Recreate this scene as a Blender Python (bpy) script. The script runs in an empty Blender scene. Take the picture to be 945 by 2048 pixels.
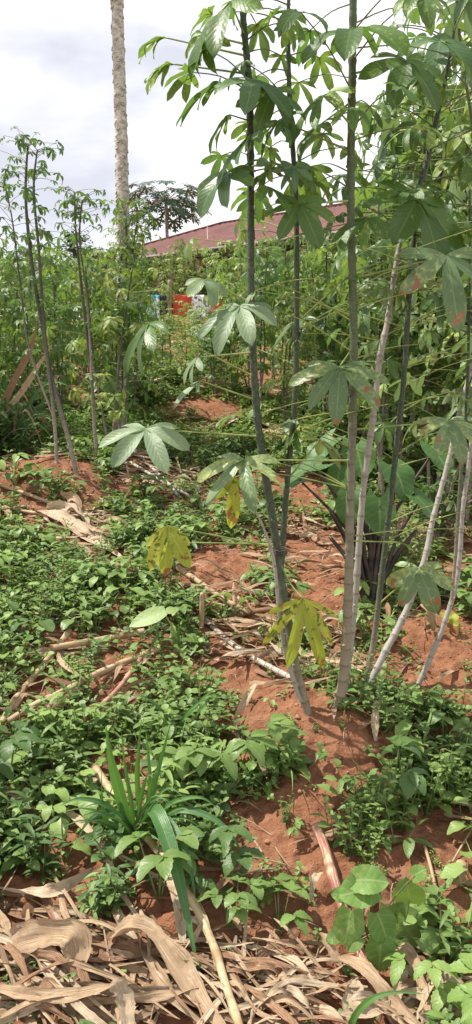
import bpy, math, random
import numpy as np
from mathutils import Vector, Matrix, Quaternion
random.seed(7); RNG = np.random.default_rng(7)
SC = bpy.context.scene; COL = SC.collection
rad = math.radians; PI = math.pi
U = random.uniform
def rc(*a): return random.choice(a)

# ------------------------------------------------------------------ camera model
FPX = 1600.0; PITCH = rad(10)
FWD = Vector((0, math.cos(PITCH), -math.sin(PITCH))); UPV = Vector((0, math.sin(PITCH), math.cos(PITCH)))
def ray(px, py): return FWD + Vector((1, 0, 0))*((px-472.5)/FPX) + UPV*((1024-py)/FPX)
def at(px, py, Y):
    d = ray(px, py); return d*(Y/d.y)
def proj(x, y, z):
    dep = y*FWD.y + z*FWD.z
    return 472.5+FPX*x/dep, 1024-FPX*(y*UPV.y+z*UPV.z)/dep, dep

# ------------------------------------------------------------------ terrain
def _hash(i, j, s):
    n = (i*374761393 + j*668265263 + s*974634777) & 0x7fffffff
    n = ((n ^ (n >> 13))*1274126177) & 0x7fffffff
    return ((n ^ (n >> 16)) & 0xffff)/65535.0
def vn(x, y, s=0):
    x = np.asarray(x, float); y = np.asarray(y, float)
    i = np.floor(x).astype(np.int64); j = np.floor(y).astype(np.int64)
    u = x-i; v = y-j; u = u*u*(3-2*u); v = v*v*(3-2*v)
    return (_hash(i, j, s)*(1-u)+_hash(i+1, j, s)*u)*(1-v) + (_hash(i, j+1, s)*(1-u)+_hash(i+1, j+1, s)*u)*v - .5
PY = [-30, 0, 1.0, 1.8, 2.05, 2.9, 4.0, 5.6, 6.5, 8, 10, 15, 20, 27, 40, 80, 400]
PZ = [-1.9, -1.6, -1.56, -1.5, -1.42, -1.22, -1.0, -.71, -.53, -.27, -.05, .5, .95, 1.45, 1.9, 3, 8]
_ty = np.concatenate([np.linspace(-30, 45, 3001), [80, 400]])
_tz = np.interp(_ty, PY, PZ)
_k = np.ones(17)/17; _s = np.convolve(_tz[:3001], _k, 'same'); _tz[20:2980] = _s[20:2980]
MOUNDS = []
def hs(x, y):
    z = np.interp(y, _ty, _tz) + .09*vn(np.asarray(x)*.9+3, np.asarray(y)*.9, 1)*np.clip(np.asarray(y)/3, .3, 3)
    for (mx, my, rx, ry, hh) in MOUNDS:
        z = z + hh*np.exp(-(((x-mx)/rx)**2+((y-my)/ry)**2))
    return z
def h(x, y):
    x = np.asarray(x, float); y = np.asarray(y, float)
    fine = .035*vn(x*5, y*5, 2)+.022*np.abs(vn(x*12, y*12, 3))+.020*vn(x*27, y*27, 4)+.013*vn(x*60, y*60, 5)
    return hs(x, y)+fine
def gp(px, py, off=0.0):
    d = ray(px, py); ts = np.concatenate([np.linspace(1.2, 12, 1500), np.linspace(12.02, 60, 700)])
    P = np.outer(ts, np.array(d)); g = P[:, 2]-(h(P[:, 0], P[:, 1])+off)
    k = np.argmax(g <= 0)
    if g[k] > 0: k = len(ts)-1
    return Vector(P[k])
def ground(x, y): return float(h(x, y))
for (px, py, rx, ry, hh) in [(630, 1445, .26, .26, .10), (110, 960, .36, .3, .13), (450, 1150, .3, .3, .08), (650, 1180, .22, .35, .06),
                             (860, 1310, .26, .25, .08), (420, 835, .7, .4, .1), (720, 1500, .25, .16, .05), (330, 655, 2.0, 1.5, .3), (140, 670, 1.2, 1.2, .3)]:
    p = gp(px, py); MOUNDS.append((p.x, p.y, rx, ry, hh))

# ------------------------------------------------------------------ mesh helper
class MB:
    def __init__(s): s.V = []; s.F = []; s.U = []; s.M = []
    def add(s, V, F, U_, m=0):
        o = len(s.V); s.V += V; s.U += U_
        for f in F: s.F.append(tuple(i+o for i in f)); s.M.append(m)
    def mesh(s, name, mats, smooth=True):
        me = bpy.data.meshes.new(name); me.from_pydata([tuple(v) for v in s.V], [], s.F)
        for m in (mats if isinstance(mats, (list, tuple)) else [mats]): me.materials.append(m)
        uv = me.uv_layers.new(name='UVMap'); vi = np.empty(len(me.loops), np.int32); me.loops.foreach_get('vertex_index', vi)
        uv.data.foreach_set('uv', np.array(s.U, np.float32)[vi].ravel())
        me.polygons.foreach_set('material_index', np.array(s.M, np.int32))
        me.polygons.foreach_set('use_smooth', np.full(len(s.F), smooth)); me.update(); return me
    def build(s, name, mats, parent=None, smooth=True):
        o = bpy.data.objects.new(name, s.mesh(name, mats, smooth)); COL.objects.link(o)
        if parent:
            o.parent = parent
            o.matrix_parent_inverse = Matrix.Translation(-parent.location)
        return o
def tag(o, label=None, cat=None, group=None, kind=None):
    for k, v in (('label', label), ('category', cat), ('group', group), ('kind', kind)):
        if v: o[k] = v
    return o
def empty(name, loc):
    o = bpy.data.objects.new(name, None); COL.objects.link(o); o.location = loc; o.empty_display_size = .05
    return o
def stuff_mesh(name, protos, T, mats, kind='stuff'):
    """merge many transformed copies of quad prototypes; T = list of (proto index, x, y, z, rot, scale, tiltx, tilty)"""
    VV = []; FF = []; UU = []; MM = []; o = 0
    for k, pr in enumerate(protos):
        V = np.array([tuple(v) for v in pr.V]); F = np.array(pr.F); Uv = np.array(pr.U); M = np.array(pr.M)
        TT = [t for t in T if t[0] == k]
        for (_, x, y, z, r, sc, tx, ty) in TT:
            c, s_ = math.cos(r), math.sin(r)
            W = V*sc; X = W[:, 0]*c-W[:, 1]*s_; Y = W[:, 0]*s_+W[:, 1]*c; Z = W[:, 2]+X*tx+Y*ty
            VV.append(np.stack([X+x, Y+y, Z+z], 1)); FF.append(F+o); o += len(V); UU.append(Uv); MM.append(M)
    V = np.concatenate(VV).astype(np.float32); F = np.concatenate(FF).astype(np.int32); Uv = np.concatenate(UU).astype(np.float32); M = np.concatenate(MM).astype(np.int32)
    me = bpy.data.meshes.new(name); me.vertices.add(len(V)); me.vertices.foreach_set('co', V.ravel())
    me.loops.add(F.size); me.loops.foreach_set('vertex_index', F.ravel())
    me.polygons.add(len(F)); me.polygons.foreach_set('loop_start', np.arange(0, F.size, 4, dtype=np.int32))
    for m in (mats if isinstance(mats, (list, tuple)) else [mats]): me.materials.append(m)
    me.polygons.foreach_set('material_index', M); me.polygons.foreach_set('use_smooth', np.ones(len(F), bool))
    me.update(calc_edges=True); uv = me.uv_layers.new(name='UVMap'); uv.data.foreach_set('uv', Uv[F.ravel()].ravel())
    ob = bpy.data.objects.new(name, me); COL.objects.link(ob)
    if kind: ob['kind'] = kind
    return ob

def smooth_path(pts, n):
    """Catmull-Rom resample of [(Vector, radius)]"""
    P = [pts[0]]+list(pts)+[pts[-1]]; out = []
    seg = len(pts)-1
    for k in range(n+1):
        t = k/n*seg; i = min(int(t), seg-1); u = t-i
        a, b, c, d = P[i], P[i+1], P[i+2], P[i+3]
        def cr(a, b, c, d): return .5*((2*b)+(c-a)*u+(2*a-5*b+4*c-d)*u*u+(3*b-a-3*c+d)*u**3)
        out.append((cr(a[0], b[0], c[0], d[0]), max(1e-4, b[1]*(1-u)+c[1]*u)))
    return out
def tube(mb, pr, sides=6, m=0, node=0, nodeamp=.25, cap=True, v0=0, jitter=0):
    pts = [p for p, r in pr]; L = v0; V = []; UVs = []; F = []
    ref = None
    for i, (p, r) in enumerate(pr):
        d = (pts[min(i+1, len(pts)-1)]-pts[max(i-1, 0)])
        if d.length < 1e-9: d = Vector((0, 0, 1))
        d.normalize()
        if ref is None: ref = d.orthogonal().normalized()
        ref = (ref-d*ref.dot(d)).normalized(); b = d.cross(ref)
        if i: L += (pts[i]-pts[i-1]).length
        rr = r
        if node:
            f = (L/node) % 1.0
            rr = r*(1+nodeamp*math.exp(-((min(f, 1-f))/.11)**2))
        if jitter: rr *= 1+U(-jitter, jitter)
        for k in range(sides):
            a = 2*PI*k/sides; V.append(p+(ref*math.cos(a)+b*math.sin(a))*rr); UVs.append((k/sides, L))
    n = len(pr)
    for i in range(n-1):
        for k in range(sides):
            a = i*sides+k; b_ = i*sides+(k+1) % sides; F.append((a, b_, b_+sides, a+sides))
    if cap and sides >= 4:
        for base in (0, (n-1)*sides):
            if sides == 4: F.append((base, base+1, base+2, base+3))
            elif sides == 6: F += [(base, base+1, base+2, base+3), (base, base+3, base+4, base+5)]
            elif sides == 8: F += [(base, base+1, base+2, base+3), (base, base+3, base+4, base+7), (base+4, base+5, base+6, base+7)]
    mb.add(V, F, UVs, m)
def box(mb, c, sx, sy, sz, rz=0, m=0):
    V = []; R = Matrix.Rotation(rz, 3, 'Z'); c = Vector(c)
    for z in (-.5, .5):
        for (x, y) in ((-.5, -.5), (.5, -.5), (.5, .5), (-.5, .5)): V.append(c+R @ Vector((x*sx, y*sy, z*sz)))
    mb.add(V, [(3, 2, 1, 0), (4, 5, 6, 7), (0, 1, 5, 4), (1, 2, 6, 5), (2, 3, 7, 6), (3, 0, 4, 7)], [(v.x, v.z) for v in V], m)

# profiles
def p_lance(t): return 2.7*(t+.02)**.85*(1-t)**.62 if t < 1 else 0
def p_ovate(t): return min(1, 2.35*(t+.02)**.55*(1-t)**.85) if t < 1 else 0
def p_heart(t): return 1-.45*((.36-t)/.36)**2 if t < .36 else max(0, 1-((t-.36)/.64)**2)**.85
def p_strap(t): return min(1, (t+.05)*6)*min(1, (1-t)*1.7)**.8 if t < 1 else 0
def leaf(mb, base, d, n, L, W, prof=p_lance, rows=6, cols=2, curl=.5, fold=.22, wave=0, twist=0, m=0, serr=0, notch=0):
    d = d.normalized(); n = (n-d*n.dot(d))
    if n.length < 1e-4: n = d.orthogonal()
    n.normalize(); p = Vector(base); V = []; UVs = []; F = []; ph = U(0, 6.28); ph2 = U(0, 6.28)
    for i in range(rows+1):
        t = i/rows; s = d.cross(n); w = prof(t)*W*.5
        if serr and i % 2: w *= 1-serr
        for k in range(cols+1):
            q = (k/cols)*2-1
            off = s*(q*w)+n*(fold*abs(q)*w + wave*W*math.sin(ph+t*11+q*1.5)*abs(q) + wave*.5*W*math.sin(ph2+t*6))
            V.append(p+off-d*(notch*L*q*q*max(0, 1-t*3.2)) if notch else p+off); UVs.append((k/cols, t))
        if i < rows:
            p = p+d*(L/rows); R = Quaternion(s, -curl/rows); d = R @ d; n = R @ n
            if twist: n = Quaternion(d, twist/rows) @ n
    c1 = cols+1
    for i in range(rows):
        for k in range(cols): F.append((i*c1+k, i*c1+k+1, (i+1)*c1+k+1, (i+1)*c1+k))
    mb.add(V, F, UVs, m)
def palmate(mb, hub, az, E, L, nl=5, Wr=.27, spread=2.1, curl=.7, wave=0, twist=0, m=0, rows=7, cols=2, roll=0):
    """cassava leaf: lobes fan about the hub; az = heading of the middle lobe, E = how far it hangs"""
    hdir = Vector((math.cos(az), math.sin(az), 0)); d = hdir*math.cos(E)-Vector((0, 0, 1))*math.sin(E)
    n = hdir*math.sin(E)+Vector((0, 0, 1))*math.cos(E); n = Quaternion(d, roll) @ n
    for k in range(nl):
        a = (k/(nl-1)-.5)*spread*1.9 if nl > 1 else 0
        a += U(-.08, .08)
        dd = Quaternion(n, a) @ d; ll = L*(1-.42*(abs(a)/(spread*.95+1e-6))**1.6)*U(.9, 1.08)
        nn = n+Vector((U(-.15, .15), U(-.15, .15), U(-.15, .15)))
        leaf(mb, hub, dd, nn, ll, ll*Wr*U(.85, 1.15), p_lance, rows, cols, curl*U(.7, 1.3), U(.12, .35), wave, U(-twist, twist), m)

# ------------------------------------------------------------------ materials
def nt(name):
    m = bpy.data.materials.new(name); m.use_nodes = True; t = m.node_tree; t.nodes.clear(); return m, t
class N:
    def __init__(s, t): s.t = t
    def n(s, ty, **k):
        x = s.t.nodes.new(ty)
        for a, b in k.items():
            if a.startswith('i_'): x.inputs[a[2:].replace('_', ' ')].default_value = b
            else: setattr(x, a, b)
        return x
    def l(s, a, b): s.t.links.new(a, b)
    def val(s, x, sock):
        if hasattr(x, 'is_linked') or hasattr(x, 'links'): s.l(x, sock)
        else: sock.default_value = x
    def math(s, op, a, b=0.0, c=None):
        x = s.n('ShaderNodeMath', operation=op); s.val(a, x.inputs[0]); s.val(b, x.inputs[1])
        if c is not None: s.val(c, x.inputs[2])
        return x.outputs[0]
    def mix(s, f, a, b, mode='MIX'):
        x = s.n('ShaderNodeMix', data_type='RGBA', blend_type=mode); s.val(f, x.inputs[0])
        s.val((*a, 1) if isinstance(a, tuple) and len(a) == 3 else a, x.inputs[6]); s.val((*b, 1) if isinstance(b, tuple) and len(b) == 3 else b, x.inputs[7])
        return x.outputs[2]
    def noise(s, vec, scale, detail=3, rough=.55, dist=0):
        x = s.n('ShaderNodeTexNoise'); x.inputs['Scale'].default_value = scale; x.inputs['Detail'].default_value = detail
        x.inputs['Roughness'].default_value = rough; x.inputs['Distortion'].default_value = dist
        if vec is not None: s.l(vec, x.inputs['Vector'])
        return x.outputs['Fac']
    def ramp(s, f, stops):
        x = s.n('ShaderNodeValToRGB'); s.l(f, x.inputs[0]); e = x.color_ramp.elements
        while len(e) < len(stops): e.new(.5)
        for el, (p, c) in zip(e, stops): el.position = p; el.color = (*c, 1) if len(c) == 3 else c
        return x.outputs[0]
    def mrange(s, v, a, b, c=0.0, d=1.0):
        x = s.n('ShaderNodeMapRange'); s.l(v, x.inputs[0])
        for i, q in zip((1, 2, 3, 4), (a, b, c, d)): x.inputs[i].default_value = q
        return x.outputs[0]
def leaf_mat(name, dark, light, vein, under, yellow=None, ymin=.55, ymax=.7, brown=0, rough=.42, trans=.28, nv=9, spec=.35, yscale=60, veinamt=.26, stretch=False):
    m, t = nt(name); g = N(t)
    geo = g.n('ShaderNodeNewGeometry'); oi = g.n('ShaderNodeObjectInfo'); uvn = g.n('ShaderNodeUVMap'); sep = g.n('ShaderNodeSeparateXYZ')
    g.l(uvn.outputs[0], sep.inputs[0]); u, v = sep.outputs[0], sep.outputs[1]
    pos = g.n('ShaderNodeTexCoord').outputs['Object']
    r = g.math('ADD', g.math('MULTIPLY', geo.outputs['Random Per Island'], .6), g.math('MULTIPLY', oi.outputs['Random'], .4))
    nz = g.noise(pos, 22, 3); f = g.math('ADD', g.math('MULTIPLY', r, .75), g.math('MULTIPLY', nz, .4))
    col = g.mix(g.mrange(f, .15, .95), dark, light)
    au = g.math('ABSOLUTE', g.math('SUBTRACT', u, .5))
    if yellow:
        yn = g.noise(pos, yscale, 2, .6, .6)
        yv = g.mrange(g.math('ADD', yn, g.math('MULTIPLY', g.math('SUBTRACT', r, .5), .3)), ymin, ymax); col = g.mix(yv, col, yellow)
    mid = g.mrange(au, .02, .05, 1, 0)
    sv = g.math('SINE', g.math('MULTIPLY', g.math('SUBTRACT', v, g.math('MULTIPLY', au, .5)), nv*6.283)) if not stretch else g.math('SINE', g.math('MULTIPLY', u, 60.0))
    svm = g.mrange(sv, .8, 1.0)
    vm = g.math('MAXIMUM', mid, g.math('MULTIPLY', svm, .45)); col = g.mix(g.math('MULTIPLY', vm, veinamt), col, vein)
    if brown:
        bn = g.noise(pos, 18, 3, .6, .3); bm = g.mrange(g.math('ADD', bn, g.math('MULTIPLY', v, .22)), .78-brown, .82-brown)
        col = g.mix(bm, col, (.26, .12, .055))
    col = g.mix(g.math('MULTIPLY', geo.outputs['Backfacing'], .65), col, under)
    b = g.n('ShaderNodeBsdfPrincipled'); g.l(col, b.inputs['Base Color']); b.inputs['Roughness'].default_value = rough; b.inputs['Specular IOR Level'].default_value = spec
    hgt = g.math('ADD', g.math('MULTIPLY', g.noise(pos, 70, 3), .9), g.math('MULTIPLY', sv, -.1))
    bp = g.n('ShaderNodeBump'); bp.inputs['Strength'].default_value = .35; bp.inputs['Distance'].default_value = .004; g.l(hgt, bp.inputs['Height']); g.l(bp.outputs[0], b.inputs['Normal'])
    tr = g.n('ShaderNodeBsdfTranslucent'); tc = g.mix(1.0, col, (1.5, 1.65, .7), 'MULTIPLY'); g.l(tc, tr.inputs[0])
    mx = g.n('ShaderNodeMixShader'); mx.inputs[0].default_value = trans; g.l(b.outputs[0], mx.inputs[1]); g.l(tr.outputs[0], mx.inputs[2])
    o = g.n('ShaderNodeOutputMaterial'); g.l(mx.outputs[0], o.inputs[0]); return m
def simple(name, stops, scale=30, rough=.8, bump=.4, bdist=.004, stretch=None, ringp=None, ringc=(.1, .08, .05), spec=.3, coords='Object', trans=0, detail=4, island=.0):
    m, t = nt(name); g = N(t); tc = g.n('ShaderNodeTexCoord').outputs[coords]
    vec = tc
    if stretch:
        mp = g.n('ShaderNodeMapping'); mp.inputs['Scale'].default_value = stretch; g.l(tc, mp.inputs[0]); vec = mp.outputs[0]
    f = g.noise(vec, scale, detail, .6)
    geo = g.n('ShaderNodeNewGeometry')
    ff = g.mrange(f, .27, .73)
    if island: ff = g.math('ADD', ff, g.math('MULTIPLY', g.math('SUBTRACT', geo.outputs['Random Per Island'], .5), island))
    col = g.ramp(ff, stops)
    if ringp:
        uvn = g.n('ShaderNodeUVMap'); sep = g.n('ShaderNodeSeparateXYZ'); g.l(uvn.outputs[0], sep.inputs[0])
        fr = g.math('FRACT', g.math('DIVIDE', sep.outputs[1], ringp)); d = g.math('ABSOLUTE', g.math('SUBTRACT', fr, .5))
        col = g.mix(g.mrange(d, .38, .47, 0, .75), col, ringc)
    if 'dry' in name or 'stalk' in name:
        st_ = g.noise(g.n('ShaderNodeTexCoord').outputs['Object'], 26, 4, .65); col = g.mix(g.mrange(st_, .5, .68, 0, .65), col, (.24, .16, .10)); col = g.mix(g.mrange(st_, .42, .3, 0, .45), col, (.55, .50, .43))
    b = g.n('ShaderNodeBsdfPrincipled'); g.l(col, b.inputs['Base Color']); b.inputs['Roughness'].default_value = rough; b.inputs['Specular IOR Level'].default_value = spec
    bp = g.n('ShaderNodeBump'); bp.inputs['Strength'].default_value = bump; bp.inputs['Distance'].default_value = bdist; g.l(f, bp.inputs['Height']); g.l(bp.outputs[0], b.inputs['Normal'])
    o = g.n('ShaderNodeOutputMaterial')
    if trans:
        tr = g.n('ShaderNodeBsdfTranslucent'); g.l(col, tr.inputs[0]); mx = g.n('ShaderNodeMixShader'); mx.inputs[0].default_value = trans
        g.l(b.outputs[0], mx.inputs[1]); g.l(tr.outputs[0], mx.inputs[2]); g.l(mx.outputs[0], o.inputs[0])
    else: g.l(b.outputs[0], o.inputs[0])
    return m
def stem_mat(name, low, mid, top, z0, z1, node):
    """bark that is grey and woody low down and turns green towards the young top of the shoot"""
    m, t = nt(name); g = N(t); tc = g.n('ShaderNodeTexCoord').outputs['Object']
    uvn = g.n('ShaderNodeUVMap'); sep = g.n('ShaderNodeSeparateXYZ'); g.l(uvn.outputs[0], sep.inputs[0]); v = sep.outputs[1]
    n1 = g.noise(tc, 25, 4, .65); n2 = g.noise(tc, 120, 3, .7)
    k = g.math('ADD', g.mrange(v, z0, z1), g.math('MULTIPLY', g.math('SUBTRACT', n1, .5), .5))
    col = g.ramp(k, [(0, low), (.45, mid), (.9, top)])
    col = g.mix(g.mrange(n2, .4, .75, 0, .22), col, (.42, .38, .30))
    col = g.mix(g.mrange(n1, .62, .72, 0, .6), col, (.16, .10, .06))
    fr = g.math('FRACT', g.math('DIVIDE', g.math('ADD', v, g.math('MULTIPLY', n1, .012)), node)); d = g.math('ABSOLUTE', g.math('SUBTRACT', fr, .6))
    col = g.mix(g.math('MULTIPLY', g.mrange(d, .44, .5), g.mrange(n2, .3, .7, .1, .7)), col, (.10, .08, .055))
    b = g.n('ShaderNodeBsdfPrincipled'); g.l(col, b.inputs['Base Color']); b.inputs['Roughness'].default_value = .6; b.inputs['Specular IOR Level'].default_value = .3
    bp = g.n('ShaderNodeBump'); bp.inputs['Strength'].default_value = .5; bp.inputs['Distance'].default_value = .003; g.l(n2, bp.inputs['Height']); g.l(bp.outputs[0], b.inputs['Normal'])
    o = g.n('ShaderNodeOutputMaterial'); g.l(b.outputs[0], o.inputs[0]); return m

M = {}
M['cassava'] = leaf_mat('cassava_leaf_green', (.05, .11, .04), (.115, .20, .075), (.33, .40, .19), (.2, .28, .16), (.18, .28, .06), .62, .8, rough=.38, trans=.24, spec=.45)
M['cassava_up'] = leaf_mat('cassava_leaf_fresh', (.046, .095, .022), (.115, .20, .045), (.24, .34, .12), (.13, .23, .09), (.22, .34, .05), .66, .8, rough=.4, trans=.3, spec=.4)
M['cassava_dust_sheen'] = leaf_mat('cassava_leaf_dust_sheen', (.13, .20, .10), (.22, .29, .17), (.42, .46, .30), (.24, .3, .18), (.24, .34, .10), .6, .75, rough=.5, trans=.2, spec=.4)  # pale from dust, and from sky sheen on upturned leaves painted into the colour
M['mosaic'] = leaf_mat('cassava_leaf_mottled', (.055, .12, .028), (.14, .23, .06), (.3, .38, .12), (.18, .26, .10), (.31, .38, .09), .5, .66, rough=.45, trans=.32, spec=.35)
M['cassava_old'] = leaf_mat('cassava_leaf_ageing', (.09, .16, .065), (.17, .245, .11), (.38, .42, .22), (.22, .28, .16), (.36, .42, .13), .52, .76, brown=.045, rough=.42, trans=.22, spec=.45)
M['yellow'] = leaf_mat('cassava_leaf_yellow', (.24, .31, .04), (.44, .42, .07), (.6, .6, .2), (.4, .42, .08), (.12, .15, .02), .6, .66, brown=.03, rough=.5, trans=.35, spec=.25, yscale=45)
M['weed'] = leaf_mat('weed_leaf', (.085, .15, .036), (.205, .30, .085), (.30, .38, .17), (.20, .28, .12), rough=.42, trans=.24, nv=6, veinamt=.28)
M['weed_dark'] = leaf_mat('weed_leaf_dark', (.045, .095, .025), (.12, .195, .055), (.16, .26, .09), (.10, .17, .07), rough=.45, trans=.22, nv=6, veinamt=.25)
M['weed_light'] = leaf_mat('weed_leaf_light', (.15, .25, .055), (.28, .38, .12), (.36, .46, .18), (.22, .32, .12), rough=.45, trans=.28, nv=6, veinamt=.3)
M['bean'] = leaf_mat('bean_leaf', (.10, .20, .045), (.19, .31, .08), (.34, .43, .2), (.2, .3, .11), (.28, .34, .1), .6, .8, rough=.55, trans=.28, nv=5, veinamt=.55, spec=.25)
M['taro'] = leaf_mat('taro_leaf', (.04, .105, .025), (.09, .18, .045), (.22, .32, .12), (.14, .25, .09), rough=.48, trans=.25, nv=7, spec=.35, veinamt=.5)
M['grass'] = leaf_mat('grass_blade', (.055, .14, .032), (.12, .25, .058), (.26, .38, .16), (.09, .2, .05), rough=.42, trans=.3, stretch=True, veinamt=.3)
M['grass_deep'] = leaf_mat('grass_blade_deep', (.04, .115, .035), (.085, .19, .05), (.3, .38, .2), (.07, .14, .06), rough=.4, trans=.2, stretch=True, veinamt=.25)
M['far_leaf'] = leaf_mat('field_leaf', (.085, .135, .03), (.215, .285, .075), (.28, .36, .12), (.16, .23, .08), (.38, .44, .09), .5, .66, rough=.5, trans=.28, yscale=25)
M['tree_leaf'] = leaf_mat('tree_leaf', (.045, .08, .035), (.10, .145, .065), (.1, .15, .06), (.08, .12, .05), rough=.55, trans=.12)
M['papaya_leaf'] = leaf_mat('papaya_leaf', (.03, .06, .032), (.065, .10, .05), (.1, .14, .06), (.06, .09, .045), rough=.5, trans=.1)
STRAW = [(.12, (.15, .085, .045)), (.4, (.36, .23, .13)), (.6, (.48, .34, .21)), (.85, (.60, .48, .33))]
M['dry'] = simple('dry_leaf', STRAW, 9, .7, .6, .004, (16, .3, 1), coords='UV', trans=.12, island=.35)
M['dry_pale'] = simple('dry_leaf_pale', [(.12, (.26, .17, .10)), (.5, (.50, .38, .25)), (.85, (.64, .54, .40))], 9, .7, .6, .004, (16, .3, 1), coords='UV', trans=.1, island=.2)
M['dry_brown'] = simple('dry_leaf_brown', [(.2, (.13, .06, .03)), (.5, (.28, .15, .08)), (.8, (.42, .28, .17))], 9, .75, .6, .004, (14, 1, 1), coords='UV', trans=.08, island=.2)
M['stalk'] = simple('maize_stalk', [(.2, (.22, .13, .07)), (.5, (.44, .31, .17)), (.8, (.58, .46, .28))], 14, .6, .3, .002, (8, 1.5, 1), .16, (.25, .14, .07), coords='UV')
M['stalk_yellow'] = simple('maize_stalk_yellow', [(.15, (.28, .19, .10)), (.45, (.50, .38, .21)), (.85, (.60, .50, .31))], 9, .55, .3, .002, (8, 1.2, 1), .2, (.3, .18, .08), coords='UV')
M['stalk_red'] = simple('maize_stalk_reddish', [(.3, (.30, .10, .09)), (.52, (.42, .19, .14)), (.62, (.55, .40, .24)), (.8, (.62, .5, .33))], 5, .55, .3, .002, (3, 2.2, 1), .15, (.2, .09, .06), coords='UV')
M['stalk_grey'] = simple('cut_stake_grey', [(.3, (.25, .21, .17)), (.5, (.42, .38, .32)), (.8, (.6, .56, .5))], 14, .75, .4, .002, (6, 3, 1), .05, (.16, .12, .09), coords='UV')
M['petiole'] = simple('petiole_green', [(.3, (.19, .25, .07)), (.7, (.33, .38, .13))], 12, .5, .1)
M['petiole_up'] = simple('petiole_dusky', [(.3, (.12, .12, .06)), (.7, (.20, .22, .09))], 12, .5, .1)
M['weedstem'] = simple('weed_stem', [(.3, (.10, .15, .04)), (.7, (.2, .22, .09))], 20, .6, .1)
M['stem'] = stem_mat('cassava_bark', (.29, .235, .16), (.19, .19, .125), (.06, .10, .04), .1, 1.35, .058)
M['stem_dark'] = stem_mat('cassava_bark_dark', (.25, .205, .145), (.10, .11, .07), (.032, .06, .03), .1, .7, .058)
M['stem_pale'] = stem_mat('cassava_bark_pale', (.33, .305, .265), (.34, .315, .27), (.11, .11, .075), .9, 1.9, .07)
M['stem_thin'] = stem_mat('cassava_bark_thin', (.28, .235, .19), (.12, .11, .085), (.05, .06, .035), .2, 1.0, .05)
M['tarostem'] = simple('taro_petiole', [(.3, (.03, .024, .022)), (.7, (.085, .06, .05))], 10, .4, .1)
M['trunk'] = simple('papaya_bark', [(.2, (.30, .26, .20)), (.5, (.46, .42, .35)), (.8, (.62, .58, .50))], 22, .85, 1.0, .02, (1, 1, 1.3), detail=5)
M['trunk_far'] = simple('papaya_bark_far', [(.3, (.15, .13, .10)), (.7, (.3, .27, .22))], 12, .85, .5, .02)
M['wood'] = simple('post_wood', [(.3, (.20, .14, .09)), (.7, (.34, .26, .17))], 20, .8, .4, .004, (6, 6, .8))
M['clod'] = simple('soil_clod', [(.3, (.19, .078, .040)), (.5, (.29, .13, .07)), (.75, (.38, .19, .11))], 30, .95, .8, .004, island=.3)

def soil_mat():
    m, t = nt('red_soil'); g = N(t); tc = g.n('ShaderNodeTexCoord').outputs['Object']
    n1 = g.noise(tc, 1.4, 5, .6); n2 = g.noise(tc, 17, 6, .65); n3 = g.noise(tc, 95, 4, .7)
    c = g.ramp(n2, [(.28, (.13, .054, .029)), (.48, (.265, .115, .060)), (.7, (.38, .185, .105))])
    c = g.mix(g.mrange(n1, .42, .66), c, g.mix(.5, c, (.20, .10, .06)))
    c = g.mix(g.mrange(n3, .58, .75, 0, .6), c, (.46, .27, .17))
    c = g.mix(g.mrange(n3, .25, .4, .5, 0), c, (.10, .04, .022))
    b = g.n('ShaderNodeBsdfPrincipled'); g.l(c, b.inputs['Base Color']); b.inputs['Roughness'].default_value = .95; b.inputs['Specular IOR Level'].default_value = .15
    bp = g.n('ShaderNodeBump'); bp.inputs['Strength'].default_value = .9; bp.inputs['Distance'].default_value = .02
    g.l(g.math('ADD', n2, g.math('MULTIPLY', n3, .5)), bp.inputs['Height']); g.l(bp.outputs[0], b.inputs['Normal'])
    o = g.n('ShaderNodeOutputMaterial'); g.l(b.outputs[0], o.inputs[0]); return m
M['soil'] = soil_mat()

# ------------------------------------------------------------------ ground
ys = np.concatenate([np.linspace(-25, 1.0, 26)[:-1], np.geomspace(1.0, 12, 640)[:-1], np.geomspace(12, 400, 90)])
us = np.linspace(-1, 1, 520)
us = us*.55+us**3*.45
Yg = np.repeat(ys[:, None], len(us), 1); Wd = np.interp(ys, [-25, 1, 12, 400], [30, 2.4, 16, 420])
Xg = us[None, :]*Wd[:, None]; Zg = h(Xg, Yg)
V = np.stack([Xg, Yg, Zg], 2).reshape(-1, 3).astype(np.float32); a, b = Yg.shape
I = np.arange(a*b).reshape(a, b); F = np.stack([I[:-1, :-1], I[:-1, 1:], I[1:, 1:], I[1:, :-1]], 2).reshape(-1, 4).astype(np.int32)
me = bpy.data.meshes.new('ground'); me.vertices.add(len(V)); me.vertices.foreach_set('co', V.ravel()); me.loops.add(F.size)
me.loops.foreach_set('vertex_index', F.ravel()); me.polygons.add(len(F)); me.polygons.foreach_set('loop_start', np.arange(0, F.size, 4, dtype=np.int32))
me.polygons.foreach_set('use_smooth', np.ones(len(F), bool)); me.update(calc_edges=True); me.materials.append(M['soil'])
g_ = bpy.data.objects.new('ground', me); COL.objects.link(g_); tag(g_, kind='structure')

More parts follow.
